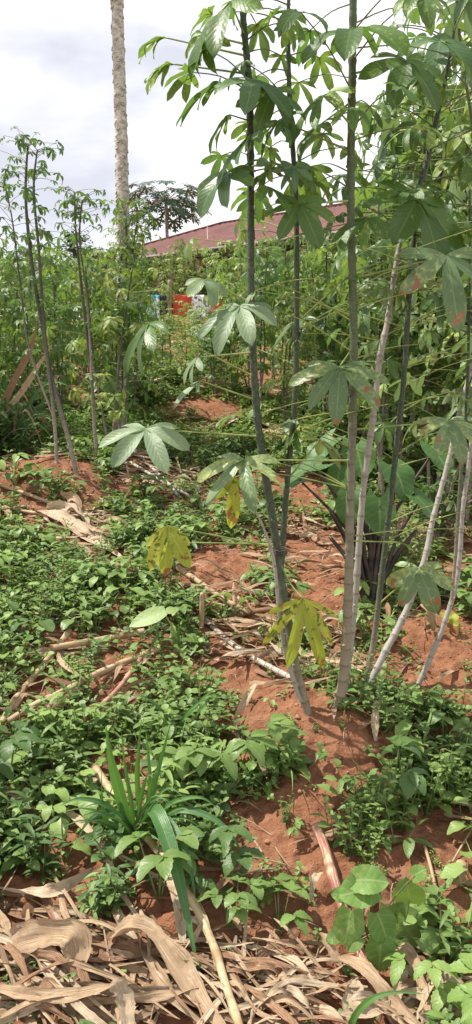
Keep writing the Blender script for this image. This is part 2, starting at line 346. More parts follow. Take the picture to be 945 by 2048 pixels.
# ------------------------------------------------------------------ where the soil lies bare / where straw lies (patches of the real ground)
SOIL = [(555, 1440, 115, 78), (640, 1475, 95, 50), (650, 1590, 75, 55), (560, 1700, 90, 70), (640, 1760, 80, 60), (730, 1520, 55, 35), (600, 1640, 110, 50), (880, 1730, 85, 90), (930, 1830, 60, 50),
        (440, 1125, 55, 40), (650, 1160, 70, 100), (110, 945, 85, 32), (450, 1350, 80, 22), (870, 1285, 80, 60), (420, 822, 95, 18), (600, 985, 60, 35), (480, 1180, 40, 25), (700, 1950, 60, 50),
        (90, 660, 90, 12), (175, 680, 60, 20), (520, 765, 60, 25), (400, 720, 120, 14), (130, 760, 90, 14), (180, 800, 60, 14), (800, 1960, 70, 40), (585, 1900, 50, 50), (590, 1490, 60, 40), (500, 1100, 30, 30), (345, 690, 90, 20)]
STR = [(200, 1960, 330, 110), (60, 1870, 160, 60), (520, 1990, 150, 90), (860, 2040, 160, 60), (560, 1290, 150, 42), (150, 1060, 90, 40), (320, 960, 90, 30), (390, 730, 100, 30), (600, 1060, 70, 20), (400, 850, 80, 15), (700, 1330, 120, 20), (850, 1060, 140, 16)]
def inset(px, py, E, k=1.0):
    r = np.full(np.shape(px), 9.0)
    for (cx, cy, rx, ry) in E: r = np.minimum(r, ((px-cx)/(rx*k))**2+((py-cy)/(ry*k))**2)
    return r
def sample(n, y0, y1, mx=.34, dens=None):
    y = np.sqrt(RNG.uniform(y0*y0, y1*y1, n)); x = RNG.uniform(-1, 1, n)*(y*mx+.12); z = h(x, y)
    px, py, dep = proj(x, y, z)
    k = np.ones(n, bool) if dens is None else RNG.uniform(0, 1, n) < dens(px, py, x, y)
    return x[k], y[k], z[k], px[k], py[k]
KEEP = [([(190, 1535), (290, 1670), (345, 1735), (382, 1795), (425, 1885), (452, 1970), (482, 2060)], 26), ([(632, 1650), (664, 1745), (722, 1905), (800, 2060)], 26), ([(100, 1297), (215, 1277), (290, 1262)], 18),
        ([(0, 1455), (75, 1345), (140, 1262)], 16), ([(15, 1445), (130, 1382), (320, 1297)], 18), ([(160, 1450), (245, 1368), (282, 1318)], 14), ([(412, 1238), (500, 1312), (585, 1357)], 16), ([(330, 1118), (500, 1225)], 16), ([(0, 968), (125, 1015)], 10),
        ([(72, 1022), (190, 1078), (245, 1118)], 24), ([(128, 1618), (210, 1705), (292, 1855)], 16), ([(0, 1775), (120, 1775), (185, 1738)], 20), ([(210, 1560), (290, 1640), (360, 1760)], 36), ([(355, 1310), (330, 1250)], 16), ([(0, 1590), (65, 1608)], 18), ([(250, 885), (355, 990)], 14), ([(700, 1860), (830, 1880)], 40), ([(635, 1800), (690, 1930)], 22)]
def keepout(px, py):
    px = np.asarray(px, float); py = np.asarray(py, float); r = np.zeros(px.shape, bool)
    for pts, w in KEEP:
        for (x0, y0), (x1, y1) in zip(pts[:-1], pts[1:]):
            dx, dy = x1-x0, y1-y0
            for sh in (5, 28):
                t = np.clip(((px-x0)*dx+(py-sh-y0)*dy)/(dx*dx+dy*dy), 0, 1); r |= np.hypot(px-x0-t*dx, py-sh-y0-t*dy) < w
    return r
def d_weed(px, py, x, y):
    s = inset(px, py, SOIL); t = inset(px, py, STR)
    d = np.where(s < 1, .05, np.clip((s-.95)*2.2, .12, 1)); d = np.where(t < 1, np.minimum(d, .16), d)
    d = d*np.where(keepout(px, py), .06, 1); cl = vn(x*3.1, y*3.1, 11)+.5; lw = (px < 500) & (py > 1060) & (py < 1760); d = d*np.clip((cl-np.where(lw, .05, .2))*3.0, np.where(lw, .5, .2), 1)
    d = d*np.where((px > 400) & (py > 950) & (py < 1400), .45, 1)*np.where((py < 830), .62, 1)
    d = np.where((py > 1850) & (px < 830), d*.12, d)
    return d

# ------------------------------------------------------------------ weed prototypes
def weed_proto(kind):
    st = MB(); lf = MB(); Z = Vector((0, 0, 1))
    def sprig(base, top, pairs, L, W, prof, curl, rows=5, droop=.2):
        tube(st, smooth_path([(base, .0022), ((base+top)/2+Vector((U(-.005, .005), U(-.005, .005), 0)), .0018), (top, .0012)], 4), 4, cap=False)
        a0 = U(0, 6.28)
        for k in range(pairs):
            t = (k+1)/pairs; p = base.lerp(top, .25+.75*t); a = a0+k*PI/2
            s_ = 1.0 if k < pairs-1 else .6
            for q in (0, PI):
                aa = a+q+U(-.25, .25); el = U(-.05, .45)+.45*(k == pairs-1); d = Vector((math.cos(aa)*math.cos(el), math.sin(aa)*math.cos(el), math.sin(el)))
                e = p+d*L*.22
                tube(st, [(p, .001), (e, .0008)], 4, cap=False)
                leaf(lf, e, d, Z+Vector((U(-.3, .3), U(-.3, .3), 0)), L*s_*U(.8, 1.15), W*s_*U(.85, 1.1), prof, rows, 2, curl*U(.4, 1.5), U(.15, .35), .03, U(-.3, .3))
        e = top; 
        for q in range(3):
            aa = U(0, 6.28); leaf(lf, e, Vector((math.cos(aa)*.6, math.sin(aa)*.6, .8)), Z, L*.35, W*.35, prof, 3, 2, .5)
    if kind == 'ovate':
        for k in range(random.randint(1, 3)):
            a = U(0, 6.28); r = U(.03, .08); sprig(Vector((U(-.012, .012), U(-.012, .012), -.01)), Vector((math.cos(a)*r, math.sin(a)*r, U(.03, .11))), random.randint(2, 3), U(.036, .064), U(.026, .042), p_ovate, .7)
    elif kind == 'creeper':
        for k in range(random.randint(4, 7)):
            a = U(0, 6.28); r = U(.05, .10); sprig(Vector((U(-.03, .03), U(-.03, .03), -.005)), Vector((math.cos(a)*r, math.sin(a)*r, U(.02, .06))), random.randint(2, 4), U(.022, .032), U(.014, .02), p_ovate, .5, 4)
    elif kind == 'serrate':
        for k in range(random.randint(3, 5)):
            a = U(0, 6.28); r = U(.03, .08); b = Vector((0, 0, -.01)); top = Vector((math.cos(a)*r, math.sin(a)*r, U(.08, .15)))
            tube(st, smooth_path([(b, .003), ((b+top)/2, .0024), (top, .0015)], 4), 4, cap=False)
            for q in (-1.1, 0, 1.1):
                aa = a+q+U(-.2, .2); el = U(-.25, .2); leaf(lf, top, Vector((math.cos(aa), math.sin(aa), el)), Z, U(.062, .085), U(.04, .052), p_ovate, 12, 2, U(.5, 1.1), .3, .03, 0, 0, .13)
    elif kind == 'narrow':
        for k in range(random.randint(6, 9)):
            a = U(0, 6.28); r = U(.02, .07); b = Vector((U(-.02, .02), U(-.02, .02), -.01)); top = Vector((math.cos(a)*r, math.sin(a)*r, U(.05, .13)))
            tube(st, [(b, .0018), (top, .001)], 4, cap=False)
            for q in range(5):
                p = b.lerp(top, .3+.7*q/4); aa = a+q*2.4; leaf(lf, p, Vector((math.cos(aa), math.sin(aa), U(.1, .8))), Z, U(.045, .075), U(.011, .018), p_lance, 5, 2, U(.4, 1.2), .3, .02)
    elif kind == 'fine':
        for k in range(9):
            a = U(0, 6.28); r = U(.02, .06); b = Vector((0, 0, -.01)); top = Vector((math.cos(a)*r, math.sin(a)*r, U(.05, .14)))
            tube(st, [(b, .0016), (top, .001)], 4, cap=False)
            for q in range(8):
                p = b.lerp(top, .2+.8*q/7); aa = a+q*2.4; leaf(lf, p, Vector((math.cos(aa), math.sin(aa), U(.1, .6))), Z, U(.016, .024), U(.009, .013), p_ovate, 3, 2, .5, .2)
    elif kind == 'broad':
        for k in range(random.randint(3, 6)):
            a = U(0, 6.28); r = U(.02, .06); b = Vector((0, 0, -.01)); top = Vector((math.cos(a)*r, math.sin(a)*r, U(.04, .12)))
            tube(st, smooth_path([(b, .0026), ((b+top)/2, .002), (top, .0013)], 4), 4, cap=False); L = U(.045, .068)
            leaf(lf, top, Vector((math.cos(a), math.sin(a), U(-.2, .2))), Z, L, L*U(.55, .8), p_heart, 8, 4, U(.4, 1.1), U(.05, .3), .05, 0, 0, .04, .12)
    elif kind == 'grassy':
        for k in range(random.randint(7, 12)):
            a = U(0, 6.28); el = U(.5, 1.35); leaf(lf, Vector((U(-.01, .01), U(-.01, .01), -.01)), Vector((math.cos(a)*math.cos(el), math.sin(a)*math.cos(el), math.sin(el))), Vector((-math.cos(a)*math.sin(el), -math.sin(a)*math.sin(el), math.cos(el))), U(.07, .2), U(.004, .009), p_strap, 7, 2, U(.5, 1.9), .3, .02)
        tube(st, [(Vector((0, 0, -.01)), .002), (Vector((.004, 0, .03)), .0015)], 4)
    return st, lf
WP = {k: [weed_proto(k) for _ in range(n)] for k, n in (('ovate', 7), ('creeper', 5), ('serrate', 4), ('narrow', 4), ('fine', 3), ('grassy', 4), ('broad', 6))}
WMESH = {}
def wmesh(k, i, mat):
    key = (k, i, mat)
    if key not in WMESH: st, lf = WP[k][i]; WMESH[key] = (st.mesh('weed_stem', M['weedstem']), lf.mesh('weed_leaves', M[mat]))
    return WMESH[key]
WN = {'ovate': ('broad_leaved_weed', 'oval-leaved green weed'), 'creeper': ('creeping_weed', 'creeping weed with tiny leaves'), 'serrate': ('toothed_weed', 'weed with toothed trifoliate leaves'),
      'narrow': ('narrow_leaved_weed', 'weed with narrow pointed leaves'), 'broad': ('heart_leaved_weed', 'weed with large heart-shaped leaves'), 'grassy': ('grass_tuft', 'thin-bladed grass tuft'), 'fine': ('fine_leaved_weed', 'bushy weed with very small leaves')}
AREAS = [(90, 1150, 'in the green cover at the left, above the fallen stalks'), (90, 1380, 'among the fallen maize stalks at left'), (110, 1560, 'left of the tall grass clump'), (330, 1530, 'beside the tall grass clump'),
         (330, 1370, 'on the soil rise left of the cassava mound'), (520, 1500, 'on the front slope of the cassava mound'), (640, 1390, 'at the foot of the two forward cassava stems'), (810, 1400, 'round the feet of the slanting pale stems'),
         (830, 1560, 'on the bank at the right edge'), (740, 1680, 'above the heart-leaved bean'), (530, 1830, 'on the bank left of the red-streaked stalk'), (920, 1950, 'in the bottom right corner'),
         (120, 1780, 'at the edge of the dry maize leaves, lower left'), (250, 1980, 'poking through the dry maize leaves'), (330, 1170, 'behind the small yellowed leaf'), (880, 1220, 'in front of the taro plant at right'), (460, 1230, 'along the pale straw behind the mound')]
def area(px, py): return min(AREAS, key=lambda a: ((px-a[0])/1.3)**2+(py-a[1])**2)[2]
CLR = {'weed': '', 'weed_dark': 'dark ', 'weed_light': 'pale '}
def place_weed(kind, i, mat, x, y, z, r, sc, px, py, label=None):
    ms = wmesh(kind, i, mat); o = empty(WN[kind][0], (x, y, z)); o.rotation_euler = (U(-.15, .15), U(-.15, .15), r); o.scale = (sc,)*3
    tag(o, label or (CLR[mat]+WN[kind][1]+' '+area(px, py)), 'weed', CLR[mat]+WN[kind][1]+'s '+area(px, py))
    for nm, m_ in (('stem', ms[0]), ('foliage', ms[1])):
        c = bpy.data.objects.new(nm, m_); COL.objects.link(c); c.parent = o
def pick(px, py):
    if py > 950 and random.random() < .14: return 'broad', rc('weed', 'weed_light', 'weed_light', 'weed_dark')
    if random.random() < .13: return rc('grassy', 'grassy', 'fine', 'narrow'), rc('weed', 'weed_light')
    r = random.random()
    if py < 900: return ('ovate' if r < .5 else 'creeper' if r < .8 else 'narrow'), rc('weed', 'weed_light', 'weed_light', 'weed')
    if py > 1620 and px < 260: return ('narrow' if r < .45 else 'creeper' if r < .6 else 'ovate'), rc('weed_dark', 'weed_dark', 'weed')
    if px > 640 and py > 1600 and py < 1800: return ('fine' if r < .5 else 'ovate'), rc('weed', 'weed_light', 'weed')
    if px > 600 and 1330 < py < 1500: return ('fine' if r < .3 else 'ovate'), 'weed'
    return ('ovate' if r < .62 else 'creeper' if r < .86 else 'serrate' if r < .92 else 'narrow'), rc('weed', 'weed', 'weed', 'weed_light', 'weed_dark')
# the nearest ones as individuals, the rest of the cover as ground cover
x, y, z, px, py = sample(9300, 1.3, 8.0, .34, d_weed)
cand = sorted(range(len(x)), key=lambda i: y[i])
near = [i for i in cand if -30 < px[i] < 975 and py[i] < 2090 and not (py[i] > 1885 and 300 < px[i] < 830)][:270]; ns = set(near) | {i for i in cand if py[i] > 1885 and 300 < px[i] < 830}
for i in near:
    k, mt = pick(px[i], py[i]); place_weed(k, random.randrange(len(WP[k])), mt, x[i], y[i], z[i], U(0, 6.28), U(.7, 1.35), px[i], py[i])
KS = ['ovate', 'creeper', 'serrate', 'narrow', 'fine', 'grassy', 'broad']
def cover(name, idx, X, Y_, Z_, PX, PY_, mats, s0, s1):
    protos = []; T = []; base = {}
    for k in KS:
        for j, (st, lf) in enumerate(WP[k]):
            for mi in range(3):
                mb = MB(); mb.add(list(st.V), st.F, list(st.U), 3); mb.add(list(lf.V), lf.F, list(lf.U), mi); base[(k, j, mi)] = len(protos); protos.append(mb)
    mm = {'weed': 0, 'weed_dark': 1, 'weed_light': 2}
    for i in idx:
        k, mt = pick(PX[i], PY_[i]); T.append((base[(k, random.randrange(len(WP[k])), mm[mt])], X[i], Y_[i], Z_[i], U(0, 6.28), U(s0, s1), U(-.15, .15), U(-.15, .15)))
    return stuff_mesh(name, protos, T, mats)
CM = [M['weed'], M['weed_dark'], M['weed_light'], M['weedstem']]
tag(cover('ground_cover', [i for i in cand if i not in ns], x, y, z, px, py, CM, .65, 1.3), 'low leafy weeds carpeting the ground between the cassava plants', 'ground cover')
x, y, z, px, py = sample(3600, 8.0, 19, .42, d_weed)
tag(cover('ground_cover', range(len(x)), x, y, z, px, py, CM, 1.1, 2.2), 'low weeds covering the field below the house', 'ground cover')
x, y, z, px, py = sample(900, 1.2, 3.2, .34, lambda a, b, c, d: .35+.0*a)
tag(cover('seedling_cover', range(len(x)), x, y, z, px, py, CM, .25, .45), 'tiny seedlings scattered over soil and straw in the foreground', 'seedlings')

# ------------------------------------------------------------------ straw, twigs and clods as stuff
def straw_proto(L, W, cols=2):
    mb = MB(); d = Vector((1, 0, U(.0, .15))); leaf(mb, Vector((-L/2, 0, .006)), d, Vector((U(-.3, .3), U(-.8, .8), 1)), L, W, p_strap, 8, cols, U(-.3, .7), U(-.3, .6), .12, U(-1.2, 1.2), random.randrange(2)); return mb
def twig_proto():
    mb = MB(); L = U(.08, .2); tube(mb, smooth_path([(Vector((-L/2, 0, .004)), .0012), (Vector((0, U(-.012, .012), U(.005, .02))), .0014), (Vector((L/2, U(-.01, .01), .004)), .0009)], 5), 4, random.randrange(2)); return mb
SP = [straw_proto(U(.10, .28), U(.010, .028)) for _ in range(14)]; TP = [twig_proto() for _ in range(8)]
x, y, z, px, py = sample(13000, 1.25, 7, .34, lambda px, py, x, y: np.where(inset(px, py, STR) < 1.05, .55, np.where(inset(px, py, SOIL) < .8, .008, .13)))
T = [(random.randrange(14), x[i], y[i], z[i]+U(0, .02), U(0, 6.28) if random.random() < .6 else U(-.9, .2), U(.6, 1.15), U(-.12, .12), U(-.12, .12)) for i in range(len(x))]
tag(stuff_mesh('straw_litter', SP, T, [M['dry'], M['dry_brown']]), 'shredded dry maize leaves littering the ground', 'straw')
x, y, z, px, py = sample(6000, 1.25, 6.5, .34, lambda px, py, x, y: np.where(inset(px, py, STR) < 1.05, .45, .12))
T = [(random.randrange(8), x[i], y[i], z[i]+U(0, .02), U(0, 6.28), U(.6, 1.6), U(-.3, .3), U(-.3, .3)) for i in range(len(x))]
tag(stuff_mesh('twig_litter', TP, T, [M['dry_pale'], M['dry']]), 'thin dry straws and twigs lying on soil and leaves', 'straw')
x, y, z, px, py = sample(4200, 5.5, 22, .42, lambda px, py, x, y: np.clip(vn(x*1.2, y*1.2, 31)*2.2, 0, 1))
T = [(random.randrange(14), x[i], y[i], z[i]+U(0, .04), U(0, 6.28), U(1.2, 3.0), U(-.2, .2), U(-.2, .2)) for i in range(len(x))]
tag(stuff_mesh('field_straw', SP, T, [M['dry'], M['dry_pale']]), 'dry straw strewn over the field below the house', 'straw')
def clod_proto():
    mb = MB(); V = []; F = []; nn = 6; mm_ = 4
    r = [U(.7, 1.2) for _ in range(40)]
    for i in range(mm_+1):
        th = PI*(.06+.88*i/mm_)
        for k in range(nn): a = 2*PI*k/nn; q = r[(i*nn+k) % 40]; V.append(Vector((math.sin(th)*math.cos(a)*q, math.sin(th)*math.sin(a)*q, math.cos(th)*q*.75)))
    for i in range(mm_):
        for k in range(nn): F.append((i*nn+k, (i+1)*nn+k, (i+1)*nn+(k+1) % nn, i*nn+(k+1) % nn))
    F += [(0, 1, 2, 3), (0, 3, 4, 5)]
    mb.add(V, F, [(0, 0)]*len(V)); return mb
CP = [clod_proto() for _ in range(6)]
x, y, z, px, py = sample(34000, 1.25, 6.5, .34, lambda px, py, x, y: np.where(inset(px, py, SOIL) < 1.2, .5, .1)*np.clip(.5+vn(x*7, y*7, 44)*2, .1, 1))
T = [(random.randrange(6), x[i], y[i], z[i], U(0, 6.28), .002+.014*random.random()**4, 0, 0) for i in range(len(x))]
tag(stuff_mesh('soil_crumbs', CP, T, M['clod']), 'crumbly red soil clods on the bare earth', 'soil crumbs')

# ------------------------------------------------------------------ dry maize stalks and leaves, one object each
def mw(px, p): return px*p.length/FPX
def stalk(pts, w, mat, label, nm='maize_stalk', cat='dry stalk', lift=.012, group=None, node=.16, sheath=False):
    pr = []
    for q in pts:
        lf_ = q[2] if len(q) > 2 else lift
        p = gp(q[0], q[1], lf_); pr.append((p, mw(w, p)/2))
    n = max(10, int(sum((pr[i+1][0]-pr[i][0]).length for i in range(len(pr)-1))/.012)); pr = smooth_path(pr, min(n, 120))
    mb = MB(); tube(mb, pr, 8, node=node, nodeamp=.16, jitter=.02); o = mb.build(nm, M[mat]); tag(o, label, cat, group); return o
def ribbon(pts, w, mat, label=None, lift=.015, group=None, tw=.6, cup=.35, cat='dry leaf', nm='dry_maize_leaf', frill=.1, taper=(.3, .25), px=True, cols=6):
    pr = []
    for q in pts:
        if px: lf_ = q[2] if len(q) > 2 else lift; p = gp(q[0], q[1], lf_); pr.append((p, mw(w, p)/2))
        else: pr.append((q, w/2))
    n = 34; pr = smooth_path(pr, n); V = []; UVs = []; F = []; ph = U(0, 6.28); ph2 = U(0, 6.28); ta = U(-.3, .3)
    for i, (p, r) in enumerate(pr):
        t = i/n; d = (pr[min(i+1, n)][0]-pr[max(i-1, 0)][0]).normalized(); view = -p.normalized()
        up = (Vector((0, 0, 1))*.75+view*.6); s = d.cross(up)
        if s.length < 1e-3: s = d.orthogonal()
        s.normalize(); nn = s.cross(d); a = ta+tw*math.sin(ph+t*4.5); s2 = s*math.cos(a)+nn*math.sin(a); n2 = nn*math.cos(a)-s*math.sin(a)
        wd = r*min(1, taper[0]+t*4)*min(1, taper[1]+(1-t)*2.2)*(1+.12*math.sin(ph2+t*13)+U(-.09, .09))
        for k in range(cols+1):
            q = k/cols*2-1
            V.append(p+s2*(q*wd)+n2*(cup*wd*q*q+frill*wd*math.sin(ph+t*26+q*2)*q*q+.12*wd*math.sin(q*7+ph)+.1*wd*math.sin(t*17+q*3))); UVs.append((k/cols*r*18, t*1.6))
    c1 = cols+1
    for i in range(n):
        for k in range(cols): F.append((i*c1+k, i*c1+k+1, (i+1)*c1+k+1, (i+1)*c1+k))
    mb = MB(); mb.add(V, F, UVs); o = mb.build(nm, M[mat]); 
    if label: tag(o, label, cat, group)
    return o
stalk([(190, 1535), (235, 1600), (290, 1670), (345, 1735), (382, 1795), (425, 1885), (452, 1970), (482, 2060)], 15, 'stalk_yellow', 'long straw-yellow maize stalk running from the tall grass down to the bottom edge', lift=.065)
stalk([(632, 1650, .05), (652, 1700), (664, 1745), (690, 1825), (722, 1905), (760, 1990), (800, 2060)], 18, 'stalk_red', 'pink-red streaked maize stalk running down past the heart-leaved bean', lift=.02)
stalk([(100, 1297), (150, 1288), (215, 1277), (290, 1262)], 13, 'stalk', 'brown maize stalk lying nearly level above the crossed stalks', lift=.05)
stalk([(-5, 1462), (30, 1400), (75, 1345), (140, 1262)], 12, 'stalk', 'tan stalk leaning up from the left edge, ending at the level brown stalk', lift=.04)
stalk([(15, 1445), (70, 1410), (130, 1382), (200, 1345), (320, 1297)], 13, 'stalk', 'longest tan stalk lying diagonally among weeds at left', lift=.045)
stalk([(160, 1450), (200, 1415), (245, 1368), (282, 1318)], 10, 'stalk_red', 'reddish maize stalk crossing the diagonal tan one', lift=.06)
stalk([(412, 1238), (450, 1275), (500, 1312), (585, 1357)], 11, 'stalk_grey', 'grey fallen cassava stake ending against the double stem', lift=.02, node=.05)
stalk([(330, 1118), (400, 1165), (450, 1200), (500, 1225)], 11, 'stalk', 'pale tan stalk lying behind the grey stake', lift=.03)
stalk([(-5, 968), (60, 990), (125, 1015)], 7, 'stalk', 'thin dry stalk slanting down from left edge below the red mound', lift=.03)
stalk([(-5, 1011), (70, 1026), (160, 1035)], 7, 'stalk', 'thin dry stalk just under the slanting one, reaching the crumpled leaves', lift=.03)
stalk([(250, 885), (330, 960), (355, 990)], 6, 'stalk_grey', 'steeper of two thin grey sticks beneath the big pale cassava leaf', lift=.05)
stalk([(262, 925), (330, 965), (418, 1012)], 6, 'stalk_grey', 'flatter of two thin grey sticks beneath the big pale cassava leaf', lift=.04)
stalk([(305, 1005), (350, 985)], 8, 'stalk', 'short broken stalk right of the thin grey sticks', lift=.04)
stalk([(215, 1460), (245, 1430), (275, 1400), (320, 1350)], 9, 'stalk', 'thin tan stalk lying parallel to the reddish one', lift=.03)
stalk([(600, 1215), (520, 1222), (430, 1245)], 10, 'dry_brown', 'brown stalk at the top of the straw heap behind the double stem', lift=.02)
stalk([(848, 1685), (868, 1760), (888, 1890), (872, 2000)], 6, 'stalk', 'thin tan stalk running down the bare bank at right edge', lift=.02)
stalk([(855, 1800), (890, 1772), (925, 1742)], 8, 'weedstem', 'dark green stick poking out beside the brown stub', lift=.03)
stalk([(905, 1725), (925, 1690), (950, 1650)], 4, 'dry_pale', 'thin white straw lying on red soil at the right edge', lift=.015)
stalk([(700, 1330), (760, 1365), (800, 1380)], 8, 'stalk', 'tan stalk behind the slanting pale cassava stem', lift=.02)
stalk([(505, 1675), (525, 1705)], 4, 'dry_pale', 'short white straw on the bare soil right of the grass', lift=.01)
for (a, b, w, mt, lb) in [((403, 1255), (403, 1188), 10, 'stalk', 'cut stalk stub standing upright left of the straw heap'), ((228, 1478), (231, 1432), 14, 'stalk', 'cut maize stub standing just above the tall grass'),
                          ((917, 1770), (915, 1728), 20, 'stalk', 'stout brown stub standing on the bare bank at right edge')]:
    p = gp(*a); hh = abs(a[1]-b[1])*p.length/FPX/.95; mb = MB(); r = mw(w, p)/2
    tube(mb, smooth_path([(p-Vector((0, 0, .02)), r*1.1), (p+Vector((.003, 0, hh*.5)), r), (p+Vector((.006, 0, hh)), r*.9)], 12), 8, node=.04, jitter=.03)
    tag(mb.build('stalk_stub', M[mt]), lb, 'stalk stub')
# fallen leaves seen big in the photograph
ribbon([(72, 1022), (130, 1040), (190, 1078), (245, 1118)], 30, 'dry_pale', 'long pale dry leaf lying below the red mound at left', lift=.04)
ribbon([(95, 1010), (150, 1022), (188, 1062)], 26, 'dry_pale', 'crumpled dry leaf on top of the long pale one', lift=.07, tw=1.2, frill=.3)
ribbon([(122, 985, .10), (150, 1000, .10), (160, 1030, .05)], 20, 'dry', 'upturned dry leaf curling above the crumpled one', lift=.06, tw=1.4)
ribbon([(5, 1010, .08), (22, 1040, .06), (25, 1070, .03)], 16, 'dry', 'curled dry leaf at left edge beside the thin stalks')
ribbon([(228, 1868, .07), (262, 1852, .10), (300, 1862, .10), (345, 1912, .08), (390, 1980, .06), (450, 2062, .05)], 40, 'dry', 'large arching dry maize leaf folded over at its top, lower left', tw=.35, taper=(.6, .4))
ribbon([(232, 1866, .075), (214, 1900, .05), (218, 1940, .03), (210, 1965, .02)], 26, 'dry_brown', 'browned leaf end hanging from the large arching leaf', tw=.5)
ribbon([(25, 1885, .07), (80, 1868, .10), (140, 1868, .11), (156, 1895, .09), (150, 1935, .06), (112, 1985, .02)], 48, 'dry', 'broad dry leaf bent over like a hook at lower left', tw=.3, taper=(.7, .4))
ribbon([(40, 1900, .06), (90, 1890, .07), (112, 1915, .05)], 24, 'dry_pale', 'curled dry shred tucked under the hook-shaped leaf', tw=1.0)
ribbon([(-8, 1975, .06), (60, 1988, .07), (140, 1992, .07), (215, 1975, .08), (232, 1960, .08)], 22, 'dry', 'dry leaf stretching level from the left edge under the hook-shaped one', tw=.5)
ribbon([(232, 1962, .10), (248, 2000, .07), (255, 2065, .05)], 34, 'dry_pale', 'short broad dry leaf hanging straight down at the bottom', tw=.2, taper=(.8, .6))
ribbon([(-8, 1775, .05), (60, 1787, .06), (120, 1775, .07), (185, 1738, .05)], 24, 'dry_pale', 'twisted dry leaf lying between dark weeds and straw at left edge', tw=1.0)
ribbon([(128, 1618, .06), (175, 1655, .08), (210, 1705, .07), (245, 1785, .05), (292, 1855, .05)], 15, 'dry_pale', 'narrow dry leaf running from the weeds down to the arching leaf', tw=.4)
ribbon([(232, 1708, .05), (290, 1740, .05), (345, 1778, .05)], 9, 'dry_pale', 'narrow dry strip passing behind the yellow stalk')
ribbon([(-8, 1820, .05), (12, 1900, .05), (40, 1990, .04), (70, 2060, .03)], 34, 'dry', 'dry leaf running down along the left edge', tw=.5)
ribbon([(335, 1725, .04), (352, 1790, .06), (362, 1850, .05), (368, 1905, .03)], 18, 'dry_pale', 'straight dry leaf hanging beside the yellow stalk', tw=.2)
ribbon([(676, 1915, .05), (735, 1945, .06), (790, 2005, .05), (850, 2060, .04)], 26, 'dry', 'dry leaf slanting to the bottom edge right of the red-streaked stalk')
ribbon([(712, 1960, .05), (705, 2010, .04), (698, 2065, .03)], 32, 'dry_pale', 'broad dry leaf hanging to the bottom edge left of the red-streaked stalk', tw=.3)
ribbon([(640, 1865, .06), (662, 1895, .05), (682, 1935, .03)], 17, 'dry', 'short curled dry leaf under the heart-leaved bean')
ribbon([(862, 1952, .06), (828, 1962, .06), (790, 1985, .03)], 16, 'dry_brown', 'small dry leaf bent across the soil below the bean leaves')
ribbon([(838, 2030, .05), (890, 2036, .05), (955, 2046, .04)], 24, 'dry_pale', 'dry leaf lying level in the bottom right corner', tw=.8)
ribbon([(512, 1368, .05), (492, 1398, .05), (470, 1440, .03), (478, 1482, .02)], 15, 'dry_pale', 'whitish dry leaf draped over the left flank of the cassava mound', tw=.9)
ribbon([(842, 1208, .12), (862, 1225, .11), (868, 1262, .02)], 19, 'dry', 'tan hooked dry leaf standing in front of the taro plant', tw=.4)
ribbon([(880, 1230, .06), (905, 1240, .06), (915, 1270, .02)], 26, 'yellow', 'fallen yellow leaf on the soil right of the taro plant', tw=.7, nm='fallen_leaf')
ribbon([(755, 1402, .08), (750, 1440, .05), (752, 1482, .01)], 15, 'dry_pale', 'short pale dry leaf hanging on the soil right of the cassava stems', tw=.3)
ribbon([(775, 1205, .10), (776, 1240, .06), (770, 1275, .02)], 10, 'dry_brown', 'thin brown leaf hanging beside the pale slanting stem')
ribbon([(310, 1640, .02), (300, 1700, .02)], 10, 'dry_brown', 'brown withered leaf at the heart of the tall grass clump')
ribbon([(645, 1745, .05), (628, 1760, .06), (622, 1800, .02)], 13, 'dry_pale', 'dry leaf sheath peeling off the red-streaked stalk')
ribbon([(170, 1370, .04), (100, 1440, .03), (120, 1470, .02)], 13, 'dry', 'dry leaf lying across the stalks at left')
ribbon([(-8, 1585, .05), (30, 1592, .05), (65, 1608, .03)], 26, 'dry', 'dry leaf sticking in from left edge above the twisted one')
ribbon([(100, 1540, .05), (160, 1560, .05), (215, 1556, .05)], 10, 'dry_pale', 'narrow dry leaf running into the tall grass')
ribbon([(310, 1290, .06), (285, 1325, .05), (250, 1350, .03)], 12, 'dry_pale', 'pale leaf tip on the end of the longest tan stalk')
def heap(label, group, n, cx, cy, rx, ry, ang, w0, w1, L0, L1, mats, l0=.01, l1=.07):
    for k in range(n):
        a = U(0, 6.28); q = math.sqrt(random.random()); px = cx+rx*q*math.cos(a); py = cy+ry*q*math.sin(a)
        c = gp(px, py, .01); L = U(L0, L1); th = rad(ang)+U(-.7, .7) if random.random() < .75 else U(0, 6.28); pts = []
        bend = U(-.5, .5)
        for i in range(4):
            t = i/3-.5; xx = c.x+L*t*math.cos(th+bend*t); yy = c.y+L*t*math.sin(th+bend*t); pts.append(Vector((xx, yy, ground(xx, yy)+U(l0, l1))))
        ribbon(pts, U(w0, w1), rc(*mats), label, group=group, px=False, tw=U(.2, 1.3), cup=U(-.3, .5), frill=U(.05, .3))
heap('shrivelled maize leaf in the thick heap of dry leaves at lower left', 'dry leaves of the lower left heap', 95, 190, 1955, 300, 100, -25, .007, .028, .18, .5, ('dry', 'dry', 'dry_pale', 'dry_brown'))
heap('frayed straw-coloured leaf in the bottom heap right of the yellow stalk', 'dry leaves at the bottom middle', 55, 560, 2000, 110, 70, -15, .004, .018, .12, .34, ('dry', 'dry_pale', 'dry_brown'))
heap('withered maize leaf in the straw heap behind the double cassava stem', 'dry leaves behind the mound', 26, 560, 1290, 130, 38, -20, .012, .032, .2, .42, ('dry', 'dry_pale', 'dry_brown', 'dry_pale'))
heap('thin dry strip on the soil behind the upright cut stub', 'dry strips behind the stub', 26, 440, 1190, 110, 55, -25, .004, .016, .12, .36, ('dry', 'dry_pale', 'dry_brown'))
